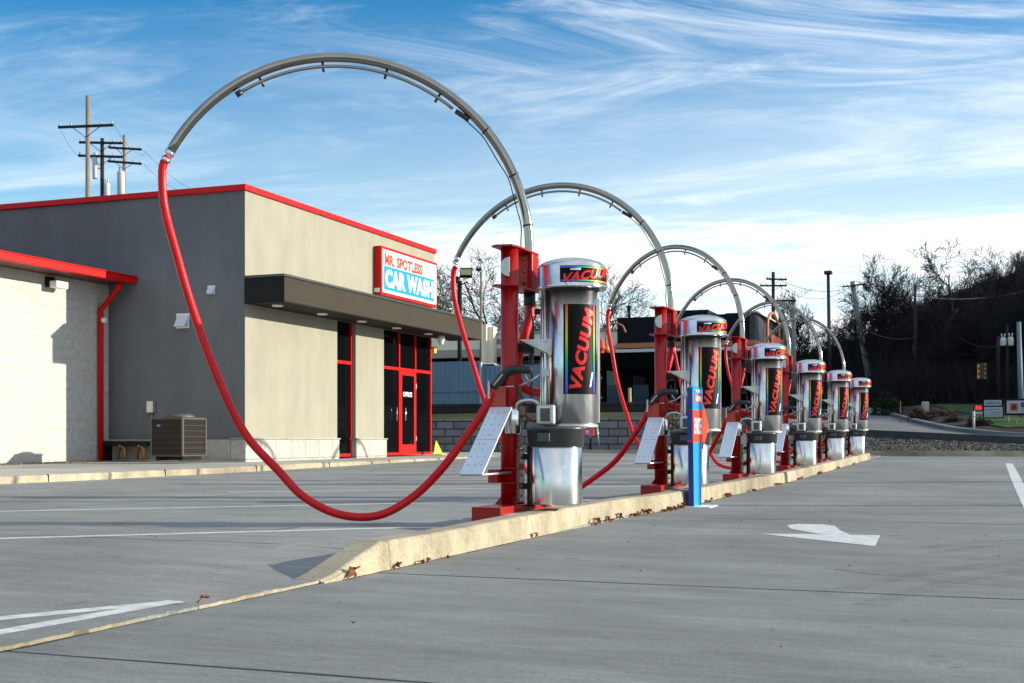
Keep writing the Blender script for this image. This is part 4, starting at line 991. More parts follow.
# small far red sign and leaning white post
sx_ = at(589.5,36.6)
e = empty('far_directional_sign', (sx_,36.6,g(36)), 'small red and blue sign on a dark post seen between the first two stations', 'directional sign')
zz_ = lambda py: zat(py, sx_, 36.6)-g(36)
MB().box(-.14,.13,-.02,.02,zz_(436),zz_(428)).build('panel', signred, e)
MB().box(.0,.05,-.025,-.021,zz_(438),zz_(427.5)).build('blue_strip', signblue, e)
MB().box(-.11,-.02,-.024,-.0205,zz_(433.5),zz_(432.8)).box(-.11,-.02,-.024,-.0205,zz_(431.8),zz_(430.6)).build('lettering', signwhite, e)
MB().box(.0,.06,-.02,.02,0,zz_(436)).build('post', darkmetal, e)
xx = at(600,37.2)
tag(MB().tube([(xx,37.2,.25),(xx-.12,37.2,1.15)], .028, 8).tube([(xx-.05,37.2,.27),(xx+.12,37.2,.27)], .04, 8).build('marker_post', zinc), 'thin leaning pale post by the far lawn strip', 'post')

# ------------------------------------------------------------------ right side bank: gravel, road, planting
rr = random.Random(21); mb = MB()
for i in range(15000):
    y = 38+8.3*rr.random()**1.2; x = rr.uniform(-6.5, 3.5); s = rr.uniform(.03,.085)
    z = H(x,y)-.01
    v = [Vector((rr.uniform(-1,1),rr.uniform(-1,1),rr.uniform(0,.9)))*s for _ in range(4)]
    mb.add([(x+q.x,y+q.y,z+q.z) for q in v], [(0,1,2),(0,2,3),(0,3,1),(1,3,2)])
tag(mb.build('gravel', mat('grey gravel', (.11,.105,.10), .9, var=.5, vscale=15)), kind='stuff')
tsheet('gravel_bed', -8.2, 30, axis([(34.9,37.9,2),(37.9,38.2,1),(38.2,46.5,8)]), mat('gravel bed', (.10,.095,.09), .95, var=.5, vscale=14, bump=.8, bscale=20), 40, .012)
mb = MB()
for i in range(-18, 60):
    x = i/2; q = []
    for xx_ in (x, x+.5): q += [(xx_,46.35,H(xx_,46)-.1),(xx_,46.35,H(xx_,47)+.05),(xx_,46.6,H(xx_,47)+.05),(xx_,46.6,H(xx_,46)-.1)]
    mb.add(q, [(0,4,5,1),(1,5,6,2),(2,6,7,3)])
tag(mb.build('road_edge_wall', mat('dark stained concrete', (.045,.05,.055), .9, var=.3, vscale=2)), 'low dark concrete edge wall between gravel bank and road', 'low wall')
KP = [(13,46.95),(6,47.0),(at(1024,47.3),47.3),(at(985,48),48),(at(950,50),50),(at(925,54),54),(at(905,59),59),(at(885,68),68),(at(878,75),75),(at(880,80),80),(at(890,86),86)]
# road surface: everything left of the kerb line
def kerbx(y):
    for (xa_,ya_),(xb_,yb_) in zip(KP[:-1],KP[1:]):
        if ya_ <= y <= yb_: return xa_+(xb_-xa_)*(y-ya_)/(yb_-ya_)
    return KP[0][0] if y < KP[0][1] else KP[-1][0]
mb = MB(); ry = axis([(46.95,49,8),(49,86,30)]); prev = None
for y in ry:
    xr = kerbx(y); row = [(-9+(xr+9)*i/8, y) for i in range(9)]
    cur = [(a,b,H(a,b)+.03) for a,b in row]
    if prev:
        for i in range(8): mb.quad(prev[i],prev[i+1],cur[i+1],cur[i])
    prev = cur
tag(mb.build('road', concrete('road concrete', (.15,.155,.16))), kind='structure')
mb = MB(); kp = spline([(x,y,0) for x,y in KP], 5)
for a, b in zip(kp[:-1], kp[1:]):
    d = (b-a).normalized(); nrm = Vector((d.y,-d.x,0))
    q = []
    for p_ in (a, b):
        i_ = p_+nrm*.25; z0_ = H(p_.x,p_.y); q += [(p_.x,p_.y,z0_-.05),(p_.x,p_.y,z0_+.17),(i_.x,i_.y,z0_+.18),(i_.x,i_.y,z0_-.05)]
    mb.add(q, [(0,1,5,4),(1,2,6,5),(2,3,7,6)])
tag(mb.build('road_kerb', concrete('shade toned kerb', (.16,.17,.18), streak=False)), kind='structure')  # darker, cooler copy of the kerb concrete; shade is put into the colour
mb = MB(); prev = None
for y in axis([(47.3,50,6),(50,86,30)]):
    xr = kerbx(y)+.28; cur = [(xr+(30-xr)*(i/14)**2, y, 0) for i in range(15)]; cur = [(a,b,H(a,b)+.06+.25*sm(0,3,a-xr)) for a,b,_ in cur]
    if prev:
        for i in range(14): mb.quad(prev[i],prev[i+1],cur[i+1],cur[i])
    prev = cur
bed = mb.build('planting_bed', mulch_m); tag(bed, kind='structure')
mb = MB(); prev = None
for y in axis([(50,80,24)]):
    xr = kerbx(y)+2.0+1.2*sm(54,62,y); cur = [(xr+(30-xr)*(i/12)**2, y, 0) for i in range(13)]; cur = [(a,b,H(a,b)+.085+.25*sm(0,3,a-kerbx(b)-.28)) for a,b,_ in cur]
    if prev:
        for i in range(12): mb.quad(prev[i],prev[i+1],cur[i+1],cur[i])
    prev = cur
tag(mb.build('green_lawn', greengrass), kind='structure')

def bush(name, px, Y, wpx, pytop, pybot, m, label, seed, cat='shrub', grp='dark rounded shrubs in the planting bed', n=1500):
    x = at(px, Y); dd = Y*.935-x*.355; w = wpx*dd/1260/2; zb = zat(pybot, x, Y); h = zat(pytop, x, Y)-zb
    gz = H(x,Y)+.2; rr = random.Random(seed); lf = MB()
    for i in range(n):
        a = rr.uniform(0,6.283); e = math.acos(rr.uniform(0,1)); rad = (.55+.45*rr.random()**.5)*(1+.15*math.sin(5*a)+.1*math.sin(9*e))
        p = Vector((w*rad*math.sin(e)*math.cos(a), w*rad*math.sin(e)*math.sin(a), max(.02,h*rad*math.cos(e))))
        s = rr.uniform(.04,.09)*max(.6,w); d1 = Vector((rr.uniform(-1,1),rr.uniform(-1,1),rr.uniform(-1,1))).normalized()*s; d2 = d1.cross(Vector((rr.uniform(-1,1),rr.uniform(-1,1),rr.uniform(-1,1)))).normalized()*s*.6
        lf.add([p-d1,p+d2,p+d1,p-d2], [(0,1,2,3)])
    e = empty(name, (x,Y,min(zb,gz) if cat=='shrub' else zb), label, cat, grp)
    base = zb-min(zb,gz) if cat == 'shrub' else 0
    if base: 
        for i, v in enumerate(lf.v): lf.v[i] = (v[0],v[1],v[2]+0)
    lf.build('foliage', m, e)
    MB().tube([(0,0,-.3),(0,0,h*.5)], .04, 6).build('stem', bark, e)
    return e
shrubm = mat('dark brown shrub twigs', (.022,.017,.014), .95, var=.3, vscale=3)
bush('shrub', 886, 66, 34, 394, 421, evergreen, 'large dark green shrub at the left end of the planting bed', 1, n=2600)
bush('shrub', 921, 58, 30, 412, 425, shrubm, 'low dark rounded shrub left of the tan rocks', 2)
bush('shrub', 953, 56, 20, 416, 429, shrubm, 'small round shrub in the bed between the rocks and the white post', 3)
bush('shrub', 979, 52.5, 28, 418, 433, shrubm, 'round dark shrub right of the white post', 4, n=2000)
def rock(px, py, Y, s, seed, label):
    x = at(px, Y); zb = H(x,Y)+.3; rr = random.Random(seed)
    bm = bmesh.new(); bmesh.ops.create_icosphere(bm, subdivisions=2, radius=s)
    for v in bm.verts: v.co *= rr.uniform(.75,1.15); v.co.z *= .6
    me = bpy.data.meshes.new('landscape_rock'); bm.to_mesh(me); bm.free(); me.materials.append(rockm)
    o = bpy.data.objects.new('landscape_rock', me); C.objects.link(o); o.location = (x,Y,zat(py,x,Y)); tag(o, label, 'rock', 'tan landscape rocks in the planting bed')
for i, (px, py, s) in enumerate(((917,409,.26),(935,411,.24),(944,413,.28),(950,411,.2),(928,413,.14))):
    rock(px, py, 62, s, i, ['broad tan rock left of the pale concrete stub','tan rock just right of the pale concrete stub','largest tan rock of the right cluster, in front','small tan rock at the right of the cluster','smallest low tan rock in front of the concrete stub'][i])
x = at(925,64); tag(MB().lathe([(.18,-.4),(.18,.42),(.14,.45)], (x,64,zat(411,x,64)), 20).build('concrete_stub', walkc), 'short pale round concrete stub behind the rocks', 'concrete stub')
x = at(973.5,50); zb = H(x,50)
tag(MB().tube([(x,50,zb),(x,50,zat(411,x,50))], .045, 10).tube([(x,50,zat(417,x,50)),(x,50,zat(414.5,x,50))], .055, 10).build('white_post', mat('pale post paint', (.42,.44,.46), .5)), 'slim pale post at the kerb in front of the red number display', 'post')
for i,(px,Y,py0,py1) in enumerate(((900,56,422,401),(1014,52,436,418))):
    x = at(px,Y); tag(MB().tube([(x,Y,H(x,Y)),(x+(.0 if i==0 else .1),Y,zat(py1,x,Y))], .02, 6).build('marker_stake', mat('dull red stake', (.25,.02,.02), .6) if i==0 else MATS['dull red stake']), ['thin dull red stake in front of the large shrub','thin dull red stake on the green lawn at the right edge'][i], 'marker stake')

def roadsign(name, px0, px1, py0, py1, Y, label, parts):
    xa_, xb_ = at(px0,Y), at(px1,Y); xm = (xa_+xb_)/2; e = empty(name, (xm,Y,H(xm,Y)), label, 'sign')
    return e, xa_, xb_, zat(py0,xm,Y), zat(py1,xm,Y)
panelw = mat('pale sign panel', (.33,.38,.44), .5); ink = mat('dark sign ink', (.02,.03,.05), .6)
# LED display
e, a, b, zt, zb = roadsign('number_display', 972.5, 982.5, 404, 411.3, 57, 'black sign cabinet with glowing red digits', None)
P(MB().box(a,b,57,57.25,zb,zt), 'cabinet', blackp, e)
P(MB().box(a+.05,b,56.9,57.3,zb-.12,zb-.02), 'shelf', greym, e)
P(MB().box(a+.08,a+.16,57.1,57.2,H(a,57),zb-.12), 'post', greym, e)
def FT2(s, w, h, cx_, y, zc_, m, par, bold=.03, name='lettering'):
    o = flat_text(s, w, h, (cx_,y,zc_), (1,0,0), (0,0,1), m, None, bold=bold, name=name); o.parent = par; o.data.transform(Matrix.Translation(-Vector(par.location))); return o
FT2('56', (b-a)*.62, (zt-zb)*.55, (a+b)/2+.03, 56.98, (zt+zb)/2, led, e, .05, 'digits')
# double panel sign
e, a, b, zt, zb = roadsign('panel_sign', 984, 1002.3, 400.2, 417.2, 57, 'two panel white roadside sign right of the red number display', None)
zm = zb+(zt-zb)*.60
P(MB().box(a-.05,b+.05,57.02,57.3,H(a,57)-.2,zt+.06), 'cabinet', darkmetal, e)
P(MB().box(a,b-.04,56.97,57.015,zm+.06,zt), 'upper_panel', panelw, e); P(MB().box(a,b,56.97,57.015,zb,zm), 'lower_panel', panelw, e)
FT2('QUICK CA', (b-a)*.8, (zt-zm)*.42, (a+b)/2, 56.962, (zm+zt)/2+.02, ink, e)
bars = MB(); 
for i, (u0,u1,v) in enumerate(((.08,.85,.75),(.32,.92,.42),(.1,.9,.2))): bars.box(a+(b-a)*u0,a+(b-a)*u1,56.955,56.965,zb+(zm-zb)*v,zb+(zm-zb)*(v+.07))
P(bars, 'print_lines', mat('grey sign print', (.18,.24,.32), .6), e)
# BIG sign
e, a, b, zt, zb = roadsign('cut_off_sign', 1006.5, 1040, 400.6, 413.2, 54, 'white sign with black and red emblem cut off by the right edge', None)
P(MB().box(a-.08,b+.08,54.02,54.3,zb-.08,zt+.08), 'cabinet', darkmetal, e); P(MB().box(a,b,53.97,54.015,zb,zt), 'face', panelw, e)
P(MB().box(a+.05,a+.13,54.1,54.2,H(a,54)-.2,zb), 'post', greym, e); P(MB().box(b-.2,b-.1,54.1,54.2,H(b,54)-.2,zb), 'post', darkmetal, e)
P(MB().box(a+.12,a+.42,53.955,53.965,zb+.09,zt-.09), 'emblem', signred, e); P(MB().box(a+.17,a+.37,53.945,53.953,zb+.14,zt-.14), 'emblem_core', ink, e)
FT2('BIG O', .85, .2, a+.95, 53.96, zb+(zt-zb)*.68, ink, e, .05); FT2('CON', .62, .17, a+.85, 53.96, zb+(zt-zb)*.28, MATS['grey sign print'], e)
# far building
bx0, bx1 = at(1003,95), at(1040,95)
e = empty('far_house', (bx0,95,4), 'dark blue grey house with pale windows at the right edge', 'building')
P(MB().box(bx0,bx1,95,104,2,zat(374,bx0,95)), 'wall', mat('dark house wall', (.055,.07,.085), .8), e)
zz2 = zat(374,bx0,95)
P(MB().add([(bx0-.4,94.6,zz2),(bx1+.4,94.6,zz2),(bx1+.4,104.4,zz2),(bx0-.4,104.4,zz2),(bx0+1,99.5,zz2+1.2),(bx1-1,99.5,zz2+1.2)], [(0,1,5,4),(1,2,5),(2,3,4,5),(3,0,4),(3,2,1,0)]), 'roof', slate, e)
for i in range(3):
    for j in range(2):
        a = bx0+.35+i*1.05
        wq = P(MB().box(a,a+.42,94.93,94.99,zat(389-j*8.5+3,a,95)-.2,zat(389-j*8.5-1.5,a,95)), 'window', mat('pale window', (.25,.32,.38), .3) if 'pale window' not in MATS else MATS['pale window'], e)
bx0, bx1 = at(978,92), at(1002,92)
e = empty('far_shed', (bx0,92,4), 'long low blue roofed house behind the roadside signs', 'building')
P(MB().box(bx0,bx1,92,98,2,zat(392,bx0,92)), 'wall', MATS['dark house wall'], e)
zz2 = zat(393,bx0,92)
P(MB().add([(bx0-.3,91.6,zz2),(bx1+.1,91.6,zz2),(bx1+.1,98,zz2),(bx0-.3,98,zz2),(bx0+2.0,95,zz2+.9),(bx1,95,zz2+1.0)], [(0,1,5,4),(1,2,5),(2,3,4,5),(3,0,4),(3,2,1,0)]), 'roof', mat('blue grey roof', (.10,.14,.18), .7), e)
# traffic light
x = at(981,75); zt = zat(363,x,75); zb = zat(379,x,75)
e = empty('traffic_light', (x,75,zb), 'traffic light with amber outlined backplate hanging before the dark woods', 'traffic light')
h = zt-zb
MB().box(-.16,.30,0,.2,0,h).build('housing', blackp, e)
fr = MB().box(-.20,-.165,-.02,.0,0,h*.95)
for i in range(3): fr.tube([(-.12,-.03,h*(.15+.33*i)),(-.12,-.01,h*(.15+.33*i))], .05, 8)
for i in range(4): fr.box(.17,.22,-.02,0,h*(.04+.28*i),h*(.10+.28*i))
fr.build('reflective_border', amber, e)
MB().tube([(.05,.1,h),(.05,.1,h+.5)], .03, 6).tube([(-9,.1,h+.62),(.05,.1,h+.5),(9,.1,h+.6)], .015, 5).build('span_wire', darkmetal, e)

# ------------------------------------------------------------------ utility poles
def pole(px, pytop, Y, r, m, arms, label, lean=0, zb=None, grp='utility poles', trans=(), ytilt=0):
    x = at(px, Y); zt = zat(pytop, x, Y); zb = H(x,Y)-.2 if zb is None else zb; h = zt-zb
    e = empty('utility_pole', (x,Y,zb), label, 'utility pole', grp)
    MB().tube([(lean,0,0),(lean*.5,0,h*.5),(0,0,h)], [r*1.25,r*1.1,r*.9], 12).build('shaft', m, e)
    for (py, l0, l1, tilt) in arms:
        z = zat(py, x, Y)-zb; az = R(TH)+ytilt; c, s_ = math.cos(az), math.sin(az); t = .06
        M = Matrix.Translation((0,0,z)) @ Matrix.Rotation(az, 4, 'Z') @ Matrix.Rotation(-tilt, 4, 'Y')
        ar = MB().box(-l0,l1,-r-.10,-r-.0,-.06,.06,M).build('crossarm', woodd if m is not greym else greym, e)
        ins = MB()
        for u in (-l0+.08, -l0*.55, l1*.55, l1-.08):
            p_ = M @ Vector((u,-r-.05,.06)); ins.lathe([(.02,0),(.045,.03),(.02,.06),(.05,.09),(.03,.13)], p_, 8)
        ins.build('insulator', greym, e)
        M2 = lambda u, dz: M @ Vector((u,-r-.05,dz))
        MB().tube([M2(-l0*.5,-.04), Vector((0,-r,z-l0*.4))], .018, 5).tube([M2(l1*.5,-.04), Vector((0,-r,z-l1*.4))], .018, 5).build('brace', darkmetal, e)
    for (dx, py0, py1, rad) in trans:
        z0_ = zat(py1,x,Y)-zb; z1_ = zat(py0,x,Y)-zb; c = (dx*math.cos(R(TH)), dx*math.sin(R(TH))-.1, 0)
        MB().lathe([(rad*.9,z0_),(rad,z0_+.04),(rad,z1_-.1),(rad*.95,z1_),(rad*.4,z1_+.05)], c, 18).tube([(c[0]-rad*.4,c[1],z1_),(c[0]-rad*.55,c[1],z1_+.28)], .04, 6).tube([(c[0]+rad*.4,c[1],z1_),(c[0]+rad*.55,c[1],z1_+.28)], .04, 6).tube([(c[0],c[1],(z0_+z1_)/2),(0,0,(z0_+z1_)/2)], .04, 6).build('transformer', mat('pale transformer', (.55,.55,.53), .5) if 'pale transformer' not in MATS else MATS['pale transformer'], e)
    return e, Vector((x,Y,zt))
UG = 'utility poles rising behind the car wash roof'
p1 = pole(87.5, 96, 50, .11, wood, [(127,1.38,1.3,.04)], 'tallest pale wooden utility pole with one crossarm behind the roof', grp=UG, zb=.2)
p2 = pole(102, 138.5, 56, .11, woodd, [(143.5,1.2,1.15,-.02),(157,1.25,1.2,-.03)], 'dark utility pole with two crossarms between its two neighbours', grp=UG, zb=.2, trans=((-.33,158,179,.13),(.32,184,205,.16)))
p3 = pole(124, 135, 60, .10, wood, [(149,.85,1.05,-.06),(163,.9,1.05,-.08)], 'right hand utility pole of the three, with large pale transformer', grp=UG, zb=.2, trans=((-.12,172,196,.22),))
def wire(a, b, sag, r=.012, name='power_line', label=None, grp=None):
    a = Vector(a); b = Vector(b); pts = [a.lerp(b, i/16)-Vector((0,0,sag*4*(i/16)*(1-i/16))) for i in range(17)]
    return tag(MB().tube(pts, r, 5, caps=False).build(name, blackp), label, 'power line', grp)
def wp(px, py, Y): x = at(px, Y); return (x, Y, zat(py, x, Y))
WG = 'thin power lines by the left utility poles'
wire(wp(114,125,50), wp(145,155,60), .4, .008, label='short wire sagging from the tallest pole arm to its right neighbour', grp=WG)
wire(wp(60,129,50), wp(92,160,56), .5, .008, label='short wire looping from the left end of the tallest pole arm', grp=WG)
wire(wp(143,150,60), wp(192,190,66), .2, .009, label='upper wire running down right from the third pole behind the hose', grp=WG)
wire(wp(143,163,60), wp(178,190,66), .2, .009, label='lower wire running down right from the third pole behind the hose', grp=WG)
RG = 'utility poles beyond the restaurant'
q1 = pole(773, 272, 92, .13, woodd, [(279.5,.55,.95,-.03),(286,1.0,.95,0)], 'dark utility pole with two crossarms behind the restaurant sign', grp=RG)
q2 = pole(852, 281.5, 105, .20, mat('grey weathered pole', (.20,.21,.22), .9, var=.2), [(286,.85,1.0,.12)], 'pale grey leaning utility pole with one tilted crossarm', lean=1.6, grp=RG)
q3 = pole(793.5, 297, 88, .15, MATS['grey weathered pole'], [(301,2.0,.1,0)], 'short grey pole with a single arm to its left among bare branches', grp=RG)
q4 = pole(1018.5, 322, 60, .10, mat('blue grey metal pole', (.12,.17,.21), .6, var=.15), [], 'tall blue grey pole at the right edge in front of the woods', lean=.12, grp=RG)
q5 = pole(1007, 325, 80, .07, woodd, [], 'dark utility pole carrying twin grey transformers at the right', grp=RG, trans=((-.24,338.5,346,.17),(.20,338,346,.17)))
q6 = pole(998, 336, 84, .10, woodd, [], 'faint dark pole left of the twin transformers', grp=RG)
q7 = pole(915, 285, 100, .10, woodd, [], 'thin dark pole standing against the middle of the woods', grp=RG)
q8 = pole(481, 272, 62, .07, wood, [(270,.3,.02,0)], 'thin brown wooden pole in front of the bare trees', grp=RG)
W2 = 'power lines over the woods'
wire(wp(778,279,92), wp(852,287,105), .6, .022, label='upper power line between the two right hand crossarm poles', grp=W2)
wire(wp(780,287,92), wp(845,290,105), .8, .018, label='lower power line between the two right hand crossarm poles', grp=W2)
wire(wp(857,284,105), wp(1030,290,120), 1.0, .022, label='power line running right over the woods from the leaning grey pole', grp=W2)
wire(wp(870,332,80), wp(915,337,100), .3, .02, label='pale low wire before the woods left of the thin pole', grp=W2)
wire(wp(960,338,78), wp(1000,345,80), .3, .015, label='low wire running to the twin transformer pole', grp=W2)
# lot lamp by the woods
x = at(828,82); zt = zat(273,x,82); zb = H(x,82)-.1
e = empty('parking_lamp', (x,82,zb), 'tall black parking lamp with small flat head right of the restaurant', 'street lamp')
MB().tube([(.12,0,0),(0,0,zt-zb)], [.14,.10], 10).build('mast', blackp, e)
MB().box(-.24,.24,-.3,.3,zt-zb-.08,zt-zb+.12).build('lamp_head', blackp, e, .03)
# flood light pole near the car wash
x = at(459.5,46); zt = zat(281,x,46)
e = empty('flood_light_pole', (x,46,1.9), 'slim dark pole with two box floodlights right of the car wash sign', 'floodlight')
MB().tube([(0,0,0),(0,0,zt-1.9)], .09, 10).build('mast', darkmetal, e)
MB().tube([(-.1,0,zt-2.1),(.35,0,zt-1.95)], .03, 8).build('arm', darkmetal, e)
M = Matrix.Translation((.30,-.1,zt-1.62)) @ Matrix.Rotation(R(20),4,'Z') @ Matrix.Rotation(R(-20),4,'X')
MB().box(-.22,.26,-.10,.12,-.16,.2,M).build('lamp_head', darkmetal, e, .02)
MB().box(-.19,.23,-.115,-.105,-.13,.12,M).build('lens', mat('lamp lens amber grey', (.35,.30,.15), .3), e)
MB().box(-.30,-.02,-.15,.1,zt-1.97,zt-1.72).build('lamp_head', darkmetal, e, .02)
# second lamp seen between post and canister
x = at(531,48); zt = zat(322,x,48)
e = empty('lamp_pole', (x,48,1.8), 'slim dark lamp pole glimpsed between the nearest post and canister', 'street lamp')
MB().tube([(0,0,0),(0,0,zt-1.8)], .10, 10).build('mast', darkmetal, e)
MB().tube(spline([(-.2,0,zt-1.5),(-.12,0,zt-1.75),(.1,0,zt-1.75),(.2,0,zt-1.5)],4), .03, 6).build('yoke', darkmetal, e)
MB().box(.1,.5,-.15,.15,zt-1.5,zt-1.28).build('lamp_head', darkmetal, e, .03)

# ------------------------------------------------------------------ bare trees
def grow(seed, h, spread, levels=5, kids=(6,5,5,4), r0=.22, twig=.012, up=.35, trunk_frac=.3):
    rr = random.Random(seed); T = MB(); Bm = MB()
    def seg(p, d, L, r, lev, mb):
        n = 5 if lev == 0 else (4 if lev < 3 else 2); pts = [p]; q = p.copy(); dd = d.copy()
        for i in range(n):
            dd = (dd + Vector((rr.gauss(0,.13),rr.gauss(0,.13),rr.gauss(0,.08)+ (up*.12 if lev else 0)))).normalized()
            q = q+dd*(L/n); pts.append(q.copy())
        rs = [max(twig*.6, r*(1-.55*i/n)) for i in range(n+1)]
        mb.tube(pts, rs, 7 if lev == 0 else (5 if lev == 1 else 3), caps=False, smooth=lev<2)
        return pts, rs
    def rec(p, d, L, r, lev):
        pts, rs = seg(p, d, L, r, lev, T if lev == 0 else Bm)
        if lev >= levels: return
        k = kids[min(lev, len(kids)-1)]
        for i in range(k):
            f = (trunk_frac if lev == 0 else .25) + (1-(trunk_frac if lev == 0 else .25))*(i+rr.random()*.8)/k
            f = min(f, .999); j = int(f*(len(pts)-1)); t = f*(len(pts)-1)-j; b = pts[j].lerp(pts[j+1], t)
            ax = (pts[j+1]-pts[j]).normalized(); side = ax.orthogonal().normalized(); side = Matrix.Rotation(rr.uniform(0,6.283),3,ax) @ side
            ang = R(rr.uniform(28,58))*spread; nd = (ax*math.cos(ang)+side*math.sin(ang)); nd.z += up*(.5 if lev == 0 else .25); nd.normalize()
            rec(b, nd, L*rr.uniform(.48,.70), rs[j]*rr.uniform(.42,.62), lev+1)
    rec(Vector((0,0,0)), Vector((rr.uniform(-.05,.05),rr.uniform(-.05,.05),1)).normalized(), h*.62, r0, 0)
    top = max(v[2] for v in Bm.v); k = h/top
    T.v = [(a*k,b*k,c*k) for a,b,c in T.v]; Bm.v = [(a*k,b*k,c*k) for a,b,c in Bm.v]
    return T, Bm
def tree_proto(seed, h, spread, m, **k):
    T, Bm = grow(seed, h, spread, **k); e = empty('bare_tree', (0,0,0))
    T.build('trunk', m, e); Bm.build('branches', m, e); return e
def plant_tree(e, px, Y, pytop, h, label, grp, rz=0, cat='tree'):
    x = at(px,Y); zt = zat(pytop,x,Y); gz = H(x,Y)-.1; s = (zt-gz)/h
    e.location = (x,Y,gz); e.scale = (s,s,s); e.rotation_euler.z = rz; tag(e, label, cat, grp)
TG = 'bare trees behind the shopping strip'
big = tree_proto(31, 10, 1.05, bark, levels=5, kids=(8,5,5,4,3), r0=.36, twig=.026, up=.3, trunk_frac=.2)
trees = [(497,98,240,'tall bare tree with wide crown between car wash sign and nearest post',0),
         (452,100,262,'bare tree just right of the car wash sign, lower than its neighbour',1.3),
         (604,102,262,'bare tree whose branches show right of the nearest canister',2.2),
         (545,108,285,'bare tree behind the nearest post and canister',3.4),
         (518,112,292,'small bare tree low behind the nearest red post',4.4)]
for i, (px, Y, py, lb, rz) in enumerate(trees):
    e = big if i == 0 else copy_tree(big); plant_tree(e, px, Y, py, 10, lb, TG, rz)
MG = 'bare trees beyond the restaurant'
t2 = tree_proto(5, 10, .75, barkd, levels=5, kids=(7,5,4,4,3), r0=.17, twig=.024, up=.5)
mids = [(800,98,285,'bare tree with upright forking limbs right of the short grey pole',0),(786,110,318,'lower bare tree behind the third arch',1),(822,112,320,'thin bare tree left of the parking lamp foot',2),
        (838,108,312,'bare tree just right of the parking lamp',3),(858,112,300,'bare tree behind the leaning grey pole',4),(843,118,322,'small bare tree in the thicket behind the leaning pole',5),
        (873,104,275,'tall slender bare tree at the left edge of the woods',2.5),(880,108,262,'tallest slender bare tree at the left edge of the woods',.7),(893,112,268,'slender bare tree leaning right in front of the woods',1.9)]
for i, (px, Y, py, lb, rz) in enumerate(mids):
    e = t2 if i == 0 else copy_tree(t2); plant_tree(e, px, Y, py, 10, lb, MG, rz)
# the big skyline trees over the woods
t3 = tree_proto(77, 12, 1.1, barkd, levels=5, kids=(7,5,5,4,3), r0=.42, twig=.036, up=.25, trunk_frac=.3)
for i, (px, Y, py, lb, rz) in enumerate([(938,118,230,'large spreading bare tree standing above the woods skyline',0),(915,122,252,'bare tree left of the large spreading one above the woods',2),
      (1015,135,240,'bare tree crowning the hill at the right edge',1),(985,132,262,'bare tree on the skyline left of the hill top tree',3)]):
    e = t3 if i == 0 else copy_tree(t3); plant_tree(e, px, Y, py, 12, lb, 'skyline trees of the woods', rz)
# wooded hillside
WGp = 'bare trees of the dark wooded hillside'
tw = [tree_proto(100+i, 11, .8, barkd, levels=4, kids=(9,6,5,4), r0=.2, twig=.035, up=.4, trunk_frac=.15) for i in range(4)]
rr = random.Random(44); cnt = 0; used = [0]*4
def skyline(px): 
    K = [(780,345),(830,345),(860,336),(885,322),(905,308),(930,296),(960,280),(985,258),(1005,247),(1024,238),(1200,190)]
    for (a,u),(b,v) in zip(K[:-1],K[1:]):
        if a <= px <= b: return u+(v-u)*(px-a)/(b-a)
    return 345
for i in range(150):
    px = 815+ 235*rr.random()**.8; Y = rr.uniform(92, 165); f = (Y-92)/73
    py = skyline(px)+ (1-f)*45 + rr.uniform(0,14)
    x = at(px,Y); zt = zat(py,x,Y); gz = H(x,Y)-.1
    if zt-gz < 5: continue
    k = i%4; e = tw[k] if used[k] == 0 else copy_tree(tw[k]); used[k] += 1
    s = (zt-gz)/11; e.location = (x,Y,gz); e.scale = (s*rr.uniform(.7,1.0),)*2+(s,); e.rotation_euler.z = rr.uniform(0,6.28)
    tag(e, 'leafless tree packed into the dark wooded hillside', 'tree', WGp)
for i in range(75):            # woods that continue out of frame to the right and shade the bank
    X = rr.uniform(16, 115); Y = 62+.42*X+rr.uniform(0,45); k = i%4
    e = copy_tree(tw[k]); s = rr.uniform(1.1,1.6); e.location = (X,Y,H(X,Y)-.1); e.scale = (s,s,s); e.rotation_euler.z = rr.uniform(0,6.28)
    tag(e, 'leafless tree of the woods beyond the right edge of the photo', 'tree', 'woods beyond the right edge')
# undergrowth
mb = MB()
for i in range(26000):
    px = rr.uniform(770,1060); Y = rr.uniform(84,165); x = at(px,Y); zb = H(x,Y)
    h = rr.uniform(1.0,3.6)*(1 if px>880 else .6); a = rr.uniform(-.45,.45); b = rr.uniform(-.4,.4); w = rr.uniform(.02,.07)
    mb.add([(x-w,Y,zb),(x+w,Y+w,zb),(x+a*h,Y+b*h,zb+h)], [(0,1,2)])
for i in range(16000):         # outside the frame, towards the sun
    x = rr.uniform(5,120); Y = 58+.42*x+rr.uniform(0,50); zb = H(x,Y); h = rr.uniform(2,7); a = rr.uniform(-.4,.4); w = rr.uniform(.05,.12)
    mb.add([(x-w,Y,zb),(x+w,Y+w,zb),(x+a*h,Y,zb+h)], [(0,1,2)])
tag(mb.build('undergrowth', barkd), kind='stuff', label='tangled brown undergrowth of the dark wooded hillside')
bush('evergreen_tree', 803, 96, 30, 342, 392, evergreen, 'dark evergreen tree low behind the fourth arch', 8, 'tree', 'evergreens at the edge of the woods', 3500)
bush('evergreen_tree', 783, 100, 22, 352, 392, evergreen, 'smaller dark evergreen left of the other one', 9, 'tree', 'evergreens at the edge of the woods', 2500)

